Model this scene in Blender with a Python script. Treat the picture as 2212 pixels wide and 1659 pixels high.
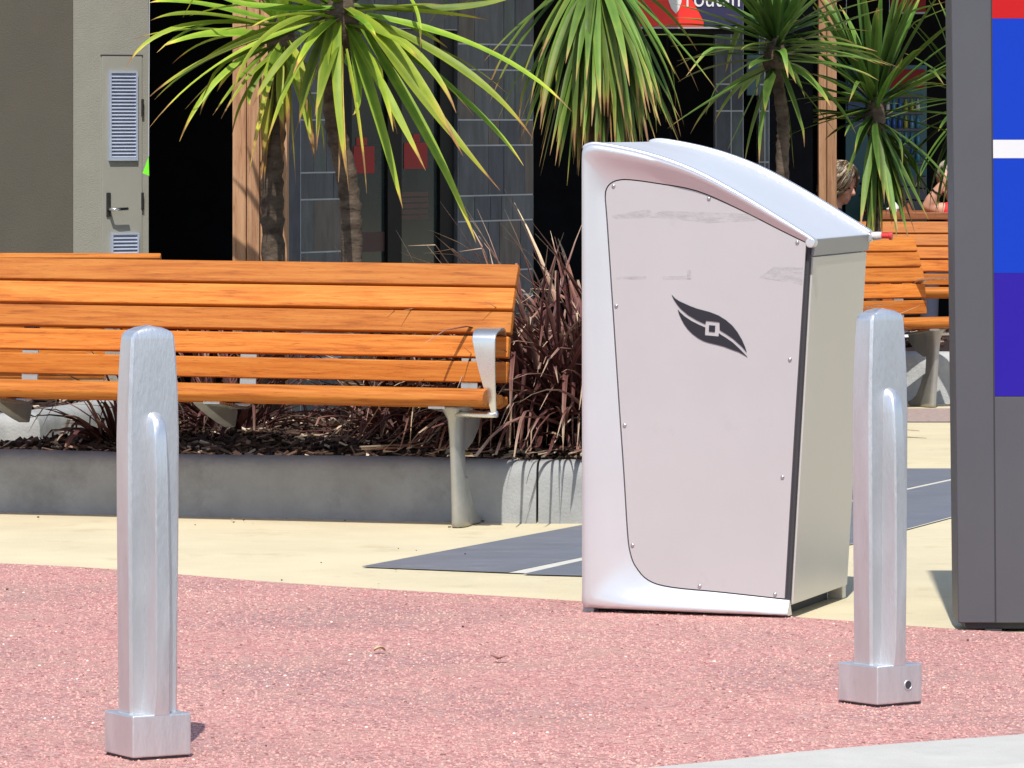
import bpy, bmesh, math, random
import numpy as np
from math import radians as R, sin, cos, pi
from mathutils import Vector, Matrix
random.seed(7)
sc = bpy.context.scene
for o in list(bpy.data.objects):
    bpy.data.objects.remove(o)
COL = sc.collection

# ------------------------------------------------------------------ camera, sky, sun, exposure
W0, H0, HZ, CX, F, CH = 2212.0, 1659.0, 259.0, 1106.0, 11535.0, 1.40
cam_d = bpy.data.cameras.new('camera')
cam = bpy.data.objects.new('camera', cam_d); COL.objects.link(cam)
cam.location = (0, 0, CH); cam.rotation_euler = (R(90), 0, 0)
cam_d.sensor_width = 36.0; cam_d.lens = 36.0 * F / W0
cam_d.shift_y = -(H0 / 2 - HZ) / W0
cam_d.clip_start = 0.1; cam_d.clip_end = 3000
sc.camera = cam

TO_SUN = Vector((-0.032, -0.55, 0.835)).normalized()
world = bpy.data.worlds.new('World'); sc.world = world; world.use_nodes = True
wn = world.node_tree; bg = wn.nodes['Background']
sky = wn.nodes.new('ShaderNodeTexSky'); sky.sky_type = 'NISHITA'; sky.sun_disc = False
sky.sun_elevation = math.asin(TO_SUN.z); sky.sun_rotation = math.atan2(TO_SUN.x, TO_SUN.y)
sky.air_density = 1.0; sky.dust_density = 1.2; sky.ozone_density = 1.0
wn.links.new(sky.outputs[0], bg.inputs[0]); bg.inputs[1].default_value = 0.15
sd = bpy.data.lights.new('sun', 'SUN'); sd.energy = 4.2; sd.angle = R(0.53); sd.color = (1.0, 0.96, 0.90)
sun = bpy.data.objects.new('sun', sd); COL.objects.link(sun)
sun.rotation_euler = (-TO_SUN).to_track_quat('-Z', 'Y').to_euler(); sun.location = (-5, -5, 20)
sc.view_settings.view_transform = 'Standard'; sc.view_settings.look = 'None'
sc.view_settings.exposure = 0.30; sc.view_settings.gamma = 1.0; sc.view_settings.use_curve_mapping = False
sc.render.engine = 'CYCLES'

# ------------------------------------------------------------------ measuring helpers (photo units -> metres)
def PX(x, y, Y):
    s = F / Y
    return Vector(((x - CX) / s, Y, CH - (y - HZ) / s))
def G(x, y, z=0.0):
    s = (y - HZ) / (CH - z)
    return Vector(((x - CX) / s, F / s, z))
def hit(x, y, p0, d):
    """point of a vertical plane through p0 along unit plan direction d: (distance along d, height)"""
    k = (x - CX) / F                      # X = k*Y
    nx, ny = -d[1], d[0]
    Y = (p0[0] * nx + p0[1] * ny) / (k * nx + ny)
    X = k * Y
    return ((X - p0[0]) * d[0] + (Y - p0[1]) * d[1], CH - (y - HZ) * Y / F)

# ------------------------------------------------------------------ mesh helpers
class MB:
    def __init__(s): s.v = []; s.f = []; s.a = []
    def add(s, vs, fs, a=None):
        n = len(s.v); s.v += [tuple(v) for v in vs]; s.f += [tuple(i + n for i in f) for f in fs]
        if a is not None: s.a += list(a) if hasattr(a, '__len__') else [a] * len(vs)
        return s
    def box(s, c, d, m=None, a=None):
        vs = [Vector(((i & 1) - .5, ((i >> 1) & 1) - .5, ((i >> 2) & 1) - .5)) for i in range(8)]
        vs = [Vector((v.x * d[0], v.y * d[1], v.z * d[2])) for v in vs]
        if m: vs = [m @ v for v in vs]
        vs = [v + Vector(c) for v in vs]
        return s.add(vs, [(0, 2, 3, 1), (4, 5, 7, 6), (0, 1, 5, 4), (2, 6, 7, 3), (0, 4, 6, 2), (1, 3, 7, 5)], a)
    def bx(s, x0, x1, y0, y1, z0, z1, a=None):
        return s.box(((x0 + x1) / 2, (y0 + y1) / 2, (z0 + z1) / 2), (abs(x1 - x0), abs(y1 - y0), abs(z1 - z0)), None, a)
    def prism(s, pts, fn):
        """closed outline pts; fn(p, 0|1) -> 3d"""
        n = len(pts); vs = [fn(p, 0) for p in pts] + [fn(p, 1) for p in pts]
        fs = [tuple(range(n))[::-1], tuple(range(n, 2 * n))] + [(i, (i + 1) % n, n + (i + 1) % n, n + i) for i in range(n)]
        return s.add(vs, fs)
    def tube(s, pts, rad, n=10, caps=True, jitter=0.0, rng=random):
        pts = [Vector(p) for p in pts]; m = len(pts); vs = []
        up = Vector((0, 0, 1)); ref = None
        for i, p in enumerate(pts):
            t = (pts[min(i + 1, m - 1)] - pts[max(i - 1, 0)]).normalized()
            if ref is None: ref = t.orthogonal().normalized()
            ref = (ref - t * ref.dot(t)).normalized(); b = t.cross(ref)
            r = rad[i] if hasattr(rad, '__len__') else rad
            for k in range(n):
                rr = r * (1 + jitter * rng.uniform(-1, 1)); q = 2 * pi * k / n
                vs.append(p + ref * cos(q) * rr + b * sin(q) * rr)
        fs = [(i * n + k, i * n + (k + 1) % n, (i + 1) * n + (k + 1) % n, (i + 1) * n + k) for i in range(m - 1) for k in range(n)]
        if caps: fs += [tuple(range(n))[::-1], tuple(range((m - 1) * n, m * n))]
        return s.add(vs, fs)
    def grid(s, rows, closed=False):
        n = len(rows[0]); vs = [v for r in rows for v in r]; fs = []
        for i in range(len(rows) - 1):
            for k in range(n if closed else n - 1):
                k2 = (k + 1) % n; fs.append((i * n + k, i * n + k2, (i + 1) * n + k2, (i + 1) * n + k))
        return s.add(vs, fs)
    def ball(s, c, r, m=None, nu=12, nv=8):
        vs = []; fs = []
        for j in range(nv + 1):
            th = pi * j / nv
            for i in range(nu):
                ph = 2 * pi * i / nu
                v = Vector((r[0] * sin(th) * cos(ph), r[1] * sin(th) * sin(ph), r[2] * cos(th)))
                if m: v = m @ v
                vs.append(v + Vector(c))
        for j in range(nv):
            for i in range(nu):
                fs.append((j * nu + i, (j + 1) * nu + i, (j + 1) * nu + (i + 1) % nu, j * nu + (i + 1) % nu))
        return s.add(vs, fs)
    def mesh(s, name, smooth=False):
        me = bpy.data.meshes.new(name); me.from_pydata(s.v, [], s.f); me.validate()
        bm = bmesh.new(); bm.from_mesh(me)
        bmesh.ops.remove_doubles(bm, verts=bm.verts, dist=1e-6) if not s.a else None
        bmesh.ops.recalc_face_normals(bm, faces=bm.faces); bm.to_mesh(me); bm.free()
        if s.a and len(s.a) == len(me.vertices):
            at = me.attributes.new('tint', 'FLOAT', 'POINT'); at.data.foreach_set('value', [float(x) for x in s.a])
        if smooth: me.polygons.foreach_set('use_smooth', [True] * len(me.polygons))
        me.update(); return me
    def build(s, name, m, parent=None, smooth=False, bevel=0, seg=2, loc=None):
        o = bpy.data.objects.new(name, s.mesh(name, smooth)); COL.objects.link(o)
        o.data.materials.append(m)
        if parent is not None: o.parent = parent
        if loc is not None: o.location = loc
        if bevel:
            b = o.modifiers.new('bevel', 'BEVEL'); b.width = bevel; b.segments = seg; b.limit_method = 'ANGLE'; b.angle_limit = R(35)
            o.data.polygons.foreach_set('use_smooth', [True] * len(o.data.polygons))
            wn_ = o.modifiers.new('normals', 'WEIGHTED_NORMAL'); wn_.keep_sharp = True
        return o
def tag(o, label=None, cat=None, group=None, kind=None):
    if label: o['label'] = label
    if cat: o['category'] = cat
    if group: o['group'] = group
    if kind: o['kind'] = kind
    return o
def thing(name, label, cat, loc=(0, 0, 0), rz=0.0, group=None):
    o = bpy.data.objects.new(name, None); COL.objects.link(o); o.empty_display_size = .1
    o.location = loc; o.rotation_euler = (0, 0, rz)
    return tag(o, label, cat, group)
def copy_tree(o, parent=None):
    c = o.copy(); COL.objects.link(c); c.parent = parent
    for ch in list(o.children): copy_tree(ch, c)
    return c
def catmull(pts, n=4, closed=False):
    P = [Vector(p) for p in pts]; m = len(P); out = []
    rng_ = m if closed else m - 1
    for i in range(rng_):
        if closed: a, b, c, d = P[i - 1], P[i], P[(i + 1) % m], P[(i + 2) % m]
        else: a, b, c, d = P[max(i - 1, 0)], P[i], P[i + 1], P[min(i + 2, m - 1)]
        for k in range(n):
            t = k / n
            out.append(.5 * ((2 * b) + (c - a) * t + (2 * a - 5 * b + 4 * c - d) * t * t + (3 * b - a - 3 * c + d) * t ** 3))
    if not closed: out.append(P[-1])
    return out
def inside(x, y, poly):
    c = False; n = len(poly)
    for i in range(n):
        x1, y1 = poly[i][0], poly[i][1]; x2, y2 = poly[i - 1][0], poly[i - 1][1]
        if (y1 > y) != (y2 > y) and x < (x2 - x1) * (y - y1) / (y2 - y1) + x1: c = not c
    return c

# ------------------------------------------------------------------ materials
def new_mat(name):
    m = bpy.data.materials.new(name); m.use_nodes = True
    nt = m.node_tree; return m, nt, nt.nodes['Principled BSDF']
def N(nt, t, **kw):
    n = nt.nodes.new(t)
    for k, v in kw.items():
        if k in n.inputs: n.inputs[k].default_value = v
        else: setattr(n, k, v)
    return n
def ramp(nt, stops):
    n = nt.nodes.new('ShaderNodeValToRGB'); e = n.color_ramp.elements
    while len(e) < len(stops): e.new(.5)
    for i, (p, c) in enumerate(stops):
        e[i].position = p; e[i].color = (*c, 1) if len(c) == 3 else c
    return n
def coords(nt, scale=(1, 1, 1), kind='Object'):
    tc = nt.nodes.new('ShaderNodeTexCoord'); mp = nt.nodes.new('ShaderNodeMapping')
    mp.inputs['Scale'].default_value = scale; nt.links.new(tc.outputs[kind], mp.inputs[0]); return mp.outputs[0]
def mul(c, k): return tuple(min(1, x * k) for x in c)
def simple(name, c, rough=.6, metal=0.0, var=.12, scale=6.0, bump=0.0, bscale=120.0, spec=.5, coat=0.0, stretch=(1, 1, 1), dirt=None, rvar=.08):
    m, nt, b = new_mat(name); L = nt.links
    co = coords(nt, stretch)
    n1 = N(nt, 'ShaderNodeTexNoise', Scale=scale, Detail=6.0, Roughness=.62); L.new(co, n1.inputs['Vector'])
    rp = ramp(nt, [(.28, mul(c, 1 - var)), (.72, mul(c, 1 + var))]); L.new(n1.outputs[0], rp.inputs[0])
    col = rp.outputs[0]
    if dirt:
        n2 = N(nt, 'ShaderNodeTexNoise', Scale=dirt[1], Detail=8.0, Roughness=.7); L.new(co, n2.inputs['Vector'])
        r2 = ramp(nt, [(dirt[2], (0, 0, 0)), (min(1, dirt[2] + .22), (1, 1, 1))]); L.new(n2.outputs[0], r2.inputs[0])
        mx = N(nt, 'ShaderNodeMix', data_type='RGBA'); L.new(r2.outputs[0], mx.inputs[0]); L.new(col, mx.inputs[6]); mx.inputs[7].default_value = (*dirt[0], 1)
        col = mx.outputs[2]
    L.new(col, b.inputs['Base Color'])
    b.inputs['Metallic'].default_value = metal; b.inputs['Specular IOR Level'].default_value = spec
    rr = N(nt, 'ShaderNodeMapRange'); L.new(n1.outputs[0], rr.inputs[0]); rr.inputs[3].default_value = max(0, rough - rvar); rr.inputs[4].default_value = min(1, rough + rvar)
    L.new(rr.outputs[0], b.inputs['Roughness'])
    if coat: b.inputs['Coat Weight'].default_value = coat; b.inputs['Coat Roughness'].default_value = .15
    if bump:
        n3 = N(nt, 'ShaderNodeTexNoise', Scale=bscale, Detail=4.0); L.new(co, n3.inputs['Vector'])
        bp = N(nt, 'ShaderNodeBump', Strength=bump, Distance=.004); L.new(n3.outputs[0], bp.inputs['Height']); L.new(bp.outputs[0], b.inputs['Normal'])
    return m
def tinted(name, stops, rough=.8, spec=.3, trans=0.0, noise=.35):
    """colour from the 'tint' point attribute plus a per-object random and noise"""
    m, nt, b = new_mat(name); L = nt.links
    at = N(nt, 'ShaderNodeAttribute', attribute_name='tint'); oi = nt.nodes.new('ShaderNodeObjectInfo')
    co = coords(nt); n1 = N(nt, 'ShaderNodeTexNoise', Scale=14.0, Detail=5.0); L.new(co, n1.inputs['Vector'])
    a1 = N(nt, 'ShaderNodeMath', operation='MULTIPLY_ADD'); L.new(n1.outputs[0], a1.inputs[0]); a1.inputs[1].default_value = noise; a1.inputs[2].default_value = -noise / 2
    a2 = N(nt, 'ShaderNodeMath', operation='ADD'); L.new(at.outputs['Fac'], a2.inputs[0]); L.new(a1.outputs[0], a2.inputs[1])
    rp = ramp(nt, stops); L.new(a2.outputs[0], rp.inputs[0])
    hs = N(nt, 'ShaderNodeHueSaturation'); L.new(rp.outputs[0], hs.inputs['Color'])
    mr = N(nt, 'ShaderNodeMapRange'); L.new(oi.outputs['Random'], mr.inputs[0]); mr.inputs[3].default_value = .7; mr.inputs[4].default_value = 1.3
    L.new(mr.outputs[0], hs.inputs['Value'])
    mh = N(nt, 'ShaderNodeMapRange'); L.new(oi.outputs['Random'], mh.inputs[0]); mh.inputs[3].default_value = .488; mh.inputs[4].default_value = .512
    L.new(mh.outputs[0], hs.inputs['Hue'])
    L.new(hs.outputs[0], b.inputs['Base Color']); b.inputs['Roughness'].default_value = rough; b.inputs['Specular IOR Level'].default_value = spec
    if trans:
        t = nt.nodes.new('ShaderNodeBsdfTranslucent'); L.new(hs.outputs[0], t.inputs[0])
        mx = nt.nodes.new('ShaderNodeMixShader'); mx.inputs[0].default_value = trans
        L.new(b.outputs[0], mx.inputs[1]); L.new(t.outputs[0], mx.inputs[2])
        L.new(mx.outputs[0], nt.nodes['Material Output'].inputs[0])
    return m
def wood_mat(name, c1, c2, c3, rough=.5, spec=.4, bump=.35):
    m, nt, b = new_mat(name); L = nt.links
    tc = nt.nodes.new('ShaderNodeTexCoord'); oi = nt.nodes.new('ShaderNodeObjectInfo')
    off = N(nt, 'ShaderNodeVectorMath', operation='MULTIPLY_ADD'); L.new(oi.outputs['Random'], off.inputs[0]); off.inputs[1].default_value = (37, 13, 71); L.new(tc.outputs['Object'], off.inputs[2])
    mp = nt.nodes.new('ShaderNodeMapping'); mp.inputs['Scale'].default_value = (1.6, 30, 30); L.new(off.outputs[0], mp.inputs[0])
    g = N(nt, 'ShaderNodeTexNoise', Scale=2.2, Detail=8.0, Roughness=.62, Distortion=.5); L.new(mp.outputs[0], g.inputs['Vector'])
    rp = ramp(nt, [(.25, c3), (.45, c1), (.62, c2), (.8, c1)]); L.new(g.outputs[0], rp.inputs[0])
    mp2 = nt.nodes.new('ShaderNodeMapping'); mp2.inputs['Scale'].default_value = (9, 140, 140); L.new(off.outputs[0], mp2.inputs[0])
    g2 = N(nt, 'ShaderNodeTexNoise', Scale=2.0, Detail=4.0); L.new(mp2.outputs[0], g2.inputs['Vector'])
    r2 = ramp(nt, [(.60, (1, 1, 1)), (.74, (.42, .32, .26))]); L.new(g2.outputs[0], r2.inputs[0])
    mx = N(nt, 'ShaderNodeMix', data_type='RGBA', blend_type='MULTIPLY'); mx.inputs[0].default_value = .8; L.new(rp.outputs[0], mx.inputs[6]); L.new(r2.outputs[0], mx.inputs[7])
    hs = N(nt, 'ShaderNodeHueSaturation'); L.new(mx.outputs[2], hs.inputs['Color'])
    mr = N(nt, 'ShaderNodeMapRange'); L.new(oi.outputs['Random'], mr.inputs[0]); mr.inputs[3].default_value = .74; mr.inputs[4].default_value = 1.12; L.new(mr.outputs[0], hs.inputs['Value'])
    L.new(hs.outputs[0], b.inputs['Base Color']); b.inputs['Roughness'].default_value = rough; b.inputs['Specular IOR Level'].default_value = spec
    bp = N(nt, 'ShaderNodeBump', Strength=bump, Distance=.002); L.new(g2.outputs[0], bp.inputs['Height']); L.new(bp.outputs[0], b.inputs['Normal'])
    return m
def red_aggregate():
    m, nt, b = new_mat('red_aggregate'); L = nt.links
    co = coords(nt)
    v = N(nt, 'ShaderNodeTexVoronoi', Scale=105.0, Randomness=1.0); L.new(co, v.inputs['Vector'])
    v2 = N(nt, 'ShaderNodeTexVoronoi', Scale=150.0, Randomness=1.0); L.new(co, v2.inputs['Vector'])
    big = N(nt, 'ShaderNodeTexNoise', Scale=1.3, Detail=5.0, Roughness=.6); L.new(co, big.inputs['Vector'])
    sep = nt.nodes.new('ShaderNodeSeparateColor'); L.new(v.outputs['Color'], sep.inputs[0])
    rp = ramp(nt, [(0, (.27, .125, .118)), (.18, (.42, .205, .192)), (.5, (.475, .238, .222)), (.78, (.485, .275, .245)), (.93, (.52, .33, .29)), (1, (.60, .45, .41))]); L.new(sep.outputs[0], rp.inputs[0])
    sep2 = nt.nodes.new('ShaderNodeSeparateColor'); L.new(v2.outputs['Color'], sep2.inputs[0])
    rp2 = ramp(nt, [(0, (.45, .42, .42)), (.12, (.85, .85, .85)), (.8, (1.0, 1.0, 1.0)), (1, (1.0, 1.0, 1.0))]); L.new(sep2.outputs[1], rp2.inputs[0])
    mx = N(nt, 'ShaderNodeMix', data_type='RGBA', blend_type='MULTIPLY'); mx.inputs[0].default_value = .75; L.new(rp.outputs[0], mx.inputs[6]); L.new(rp2.outputs[0], mx.inputs[7])
    rb = ramp(nt, [(.3, (.80, .86, .88)), (.5, (1, .97, .96)), (.7, (1.10, 1.02, 1.0))]); L.new(big.outputs[0], rb.inputs[0])
    mx2 = N(nt, 'ShaderNodeMix', data_type='RGBA', blend_type='MULTIPLY'); mx2.inputs[0].default_value = 1; L.new(mx.outputs[2], mx2.inputs[6]); L.new(rb.outputs[0], mx2.inputs[7])
    tn = N(nt, 'ShaderNodeTexNoise', Scale=3.1, Detail=7.0, Roughness=.65); L.new(co, tn.inputs['Vector'])
    tr = ramp(nt, [(.50, (0, 0, 0)), (.68, (.65, .65, .65))]); L.new(tn.outputs[0], tr.inputs[0])
    mx3 = N(nt, 'ShaderNodeMix', data_type='RGBA'); L.new(tr.outputs[0], mx3.inputs[0]); L.new(mx2.outputs[2], mx3.inputs[6]); mx3.inputs[7].default_value = (.40, .255, .205, 1)
    L.new(mx3.outputs[2], b.inputs['Base Color']); b.inputs['Roughness'].default_value = .85; b.inputs['Specular IOR Level'].default_value = .25
    ed = N(nt, 'ShaderNodeTexVoronoi', feature='SMOOTH_F1', Scale=105.0); L.new(co, ed.inputs['Vector'])
    nz = N(nt, 'ShaderNodeTexNoise', Scale=38.0, Detail=6.0, Roughness=.7); L.new(co, nz.inputs['Vector'])
    sm = N(nt, 'ShaderNodeMath', operation='SUBTRACT'); L.new(nz.outputs[0], sm.inputs[0]); L.new(ed.outputs['Distance'], sm.inputs[1])
    bp = N(nt, 'ShaderNodeBump', Strength=.9, Distance=.006); L.new(sm.outputs[0], bp.inputs['Height']); L.new(bp.outputs[0], b.inputs['Normal'])
    return m

M = {}
M['red'] = red_aggregate()
M['cream'] = simple('cream_paving', (.555, .487, .325), .8, var=.09, scale=2.2, bump=.5, bscale=150, spec=.25, dirt=((.43, .35, .21), 3.0, .56))
M['slate_slab'] = simple('dark_slab', (.138, .147, .170), .55, var=.14, scale=3.0, bump=.2, bscale=60, stretch=(1, 3, 1), dirt=((.24, .25, .27), 5, .55))
M['pink_strip'] = simple('pinkish_gravel', (.32, .24, .21), .9, var=.35, scale=40, bump=.8, bscale=70)
M['kerb'] = simple('pale_kerb_concrete', (.45, .44, .405), .8, var=.08, scale=5, bump=.5, bscale=160, spec=.25, dirt=((.38, .37, .34), 4, .55))
M['asphalt'] = simple('asphalt', (.055, .055, .058), .85, var=.3, scale=30, bump=.8, bscale=90)
M['concrete'] = simple('weathered_concrete', (.30, .306, .302), .85, var=.20, scale=4.5, bump=.6, bscale=110, spec=.25, dirt=((.185, .19, .186), 2.6, .54))
M['concrete_lt'] = simple('pale_concrete', (.38, .385, .375), .85, var=.16, scale=5, bump=.6, bscale=110, spec=.25, dirt=((.25, .255, .25), 3.2, .52))
M['alu'] = simple('cast_aluminium', (.64, .645, .665), .34, metal=.75, var=.12, scale=11, bump=.25, bscale=200, dirt=((.44, .44, .46), 8, .52), stretch=(1, 1, .22), rvar=.14)
M['alu_dull'] = simple('dull_cast_metal', (.40, .40, .38), .45, metal=.75, var=.16, scale=12, bump=.15, bscale=160)
M['alu_bright'] = simple('polished_arm_metal', (.72, .71, .68), .28, metal=.9, var=.05, scale=10)
M['bin_white'] = simple('white_powder_coat', (.66, .66, .675), .34, metal=.6, var=.025, scale=4, spec=.6, bump=.05, bscale=300)
M['bin_roof'] = simple('pale_roof_sheet', (.66, .665, .685), .36, metal=.3, var=.03, scale=3, spec=.6)
M['bin_panel'] = simple('pale_panel_laminate', (.425, .402, .402), .36, var=.035, scale=2.4, spec=.55, bump=.03, bscale=260, rvar=.12, dirt=((.36, .335, .325), 5, .60))
M['bin_side'] = simple('satin_steel_sheet', (.64, .615, .585), .38, metal=.35, var=.03, scale=4, stretch=(1, 1, .3))
M['trim_and_shadow'] = simple('grey_trim_and_rim_shadow', (.34, .35, .375), .45, metal=.3, var=.04)  # grey trim, also the shadow painted under the bin's roof rim
M['dark_gap'] = simple('dark_rubber', (.035, .033, .038), .7, var=.1)
M['logo'] = simple('black_vinyl', (.016, .014, .02), .4, var=.1, spec=.5)
M['steel'] = simple('steel_screw', (.6, .6, .6), .25, metal=1.0, var=.05)
M['red_plastic'] = simple('red_plastic', (.62, .03, .03), .3, var=.05)
M['clear_plastic'] = simple('cloudy_plastic', (.62, .58, .56), .2, var=.1)
M['tot_grey'] = simple('totem_grey_paint', (.082, .082, .091), .5, metal=.15, var=.05, scale=3, bump=.08, bscale=400)
M['tot_dark'] = simple('totem_plinth', (.03, .028, .03), .6)
M['p_red'] = simple('red_print', (.46, .010, .012), .40, var=.02, spec=.18)
M['p_blue'] = simple('blue_print', (.004, .038, .40), .40, var=.02, spec=.18)
M['p_indigo'] = simple('indigo_print', (.022, .010, .27), .40, var=.02, spec=.18)
M['p_white'] = simple('white_print', (.62, .62, .62), .40, var=.02)
M['bench_wood'] = wood_mat('oiled_bench_timber', (.48, .142, .018), (.56, .20, .033), (.24, .055, .008), rough=.6, spec=.25)
M['table_wood'] = wood_mat('brown_table_timber', (.30, .10, .035), (.36, .13, .05), (.20, .06, .02))
M['post_wood'] = wood_mat('timber_post', (.40, .215, .115), (.50, .29, .16), (.27, .13, .07), rough=.7, spec=.2)
M['beige'] = simple('beige_render', (.27, .262, .222), .85, var=.06, scale=7, bump=.5, bscale=180, spec=.2)
M['beige_shaded'] = simple('shaded_beige_render', (.085, .076, .060), .85, var=.06, scale=5, bump=.4, bscale=160, spec=.2)  # shade of the left wall face put into a darker beige
M['door_paint'] = simple('beige_door_paint', (.27, .265, .225), .55, var=.05, scale=5)
M['vent'] = simple('louvre_aluminium', (.42, .47, .58), .4, metal=.3, var=.08)
M['bronze'] = simple('dark_hardware', (.05, .048, .045), .4, metal=.6)
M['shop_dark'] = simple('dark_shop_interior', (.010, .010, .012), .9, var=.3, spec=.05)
M['glass_dark'] = simple('dark_door_glass', (.016, .024, .024), .12, var=.3, scale=3, spec=.35, rvar=.03)
M['frame_black'] = simple('black_door_frame', (.008, .008, .009), .5, spec=.1)
M['grout'] = simple('pale_grout', (.42, .44, .47), .9)
M['slates'] = [simple('stone_tile_%d' % i, c, .62, var=.35, scale=9, bump=.4, bscale=60, stretch=(2.5, 2.5, .6), spec=.3) for i, c in enumerate([(.085, .092, .100), (.068, .075, .086), (.098, .088, .078), (.080, .096, .096), (.058, .066, .080)])]
M['teal_box'] = simple('teal_board', (.03, .075, .085), .5)
M['unseen_shade_canopy'] = simple('unseen_canopy_soffit', (.06, .055, .05), .9)  # colour of the unseen shading canopies
M['cab_blue'] = simple('blue_cabinet', (.008, .045, .16), .35)
M['cab_teal'] = simple('teal_cabinet', (.02, .10, .12), .35)
M['grey_board'] = simple('grey_board', (.10, .11, .13), .7, var=.2)
M['dull_red'] = simple('dark_red_board', (.24, .010, .010), .75)
M['sign_red'] = simple('red_sign_face', (.70, .02, .012), .5)
M['sign_blue'] = simple('navy_sign_face', (.012, .010, .05), .5)
M['lime'] = simple('lime_cloth', (.18, .80, .03), .6, var=.1)
M['paper'] = simple('white_paper', (.7, .7, .66), .8)
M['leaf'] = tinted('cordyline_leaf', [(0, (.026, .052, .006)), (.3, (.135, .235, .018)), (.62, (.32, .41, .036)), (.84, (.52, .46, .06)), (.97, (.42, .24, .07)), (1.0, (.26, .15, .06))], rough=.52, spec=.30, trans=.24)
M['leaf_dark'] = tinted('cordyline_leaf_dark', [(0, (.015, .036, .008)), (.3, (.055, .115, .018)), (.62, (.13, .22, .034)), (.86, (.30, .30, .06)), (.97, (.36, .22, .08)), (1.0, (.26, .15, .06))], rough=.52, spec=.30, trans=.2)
M['flax'] = tinted('dry_flax_blade', [(0, (.035, .013, .011)), (.35, (.10, .034, .028)), (.62, (.19, .082, .064)), (.85, (.33, .20, .15)), (1, (.50, .38, .26))], rough=.6, spec=.3, trans=.08)
M['mulch'] = tinted('wood_mulch', [(0, (.016, .009, .007)), (.5, (.058, .030, .021)), (.75, (.13, .075, .052)), (1, (.52, .41, .31))], rough=.85, noise=.2)
M['soil'] = simple('dark_soil', (.022, .013, .010), .95, var=.5, scale=25, bump=1.0, bscale=40)
M['bark'] = simple('palm_bark', (.10, .074, .054), .9, var=.5, scale=16, bump=1.0, bscale=45, stretch=(1, 1, 2.2), spec=.15, dirt=((.035, .022, .016), 9, .50))
M['skin'] = simple('skin', (.55, .29, .20), .5, var=.06, scale=14)
M['hair_a'] = tinted('streaked_hair', [(0, (.035, .024, .014)), (.5, (.16, .11, .055)), (1, (.52, .42, .27))], rough=.45, spec=.5)
M['hair_b'] = tinted('pale_hair', [(0, (.20, .17, .13)), (1, (.50, .46, .38))], rough=.5, spec=.4)
M['top_dark'] = simple('dark_top', (.02, .022, .045), .8)
M['top_red'] = simple('red_top', (.60, .02, .02), .7)
M['jeans'] = simple('blue_trousers', (.04, .05, .09), .85)
M['eye'] = simple('dark_eye', (.015, .012, .01), .2)

# ------------------------------------------------------------------ ground, paving, kerb, road
def sheet(name, pts, z, m, kind='structure'):
    bm = bmesh.new(); vs = [bm.verts.new((p[0], p[1], z)) for p in pts]; f = bm.faces.new(vs)
    if f.normal.z < 0: f.normal_flip()
    bmesh.ops.recalc_face_normals(bm, faces=bm.faces)
    me = bpy.data.meshes.new(name); bm.to_mesh(me); bm.free(); me.materials.append(m)
    o = bpy.data.objects.new(name, me); COL.objects.link(o)
    if kind: o['kind'] = kind
    return o
sheet('ground', [(-900, -900), (900, -900), (900, 1500), (-900, 1500)], -.16, M['asphalt'])
kerb_in = [(-30, 10.9), (-8, 10.6), (-3, 10.62), (-1.2, 10.8), (-.35, 11.05), (.344, 11.54), (.673, 11.82), (1.163, 12.13), (2.2, 12.75), (4, 13.6), (8, 14.6), (30, 15.5)]
kerb_in = [tuple(v)[:2] for v in catmull([(x, y, 0) for x, y in kerb_in], 6)]
def offs(path, d):
    out = []
    for i, p in enumerate(path):
        a = path[max(i - 1, 0)]; b = path[min(i + 1, len(path) - 1)]
        tx, ty = b[0] - a[0], b[1] - a[1]; l = math.hypot(tx, ty); out.append((p[0] + ty / l * d, p[1] - tx / l * d))
    return out
kerb_out = offs(kerb_in, .46)
kb = MB()
rows = []
for a, b in zip(kerb_in, kerb_out):
    dx, dy = b[0] - a[0], b[1] - a[1]
    rows.append([Vector((a[0], a[1], -.17)), Vector((a[0], a[1], .005)), Vector((a[0] + dx * .9, a[1] + dy * .9, .001)), Vector((a[0] + dx * .97, a[1] + dy * .97, -.006)), Vector((b[0], b[1], -.035)), Vector((b[0] + dx * .03, b[1] + dy * .03, -.17))])
kb.grid(rows); tag(kb.build('kerb', M['kerb']), kind='structure')
bd = [G(-700, 1190), G(0, 1218), G(260, 1232), G(640, 1262), G(1255, 1300), G(1730, 1335), G(1990, 1355), G(2212, 1368), G(2900, 1400)]
bound = [(v.x, v.y) for v in bd]
bound = [(-30, bound[0][1] + 6)] + [tuple(v)[:2] for v in catmull([(x, y, 0) for x, y in bound], 5)] + [(30, 12.5 + 3.5)]
sheet('red_paving', kerb_in + bound[::-1], .002, M['red'])
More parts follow.
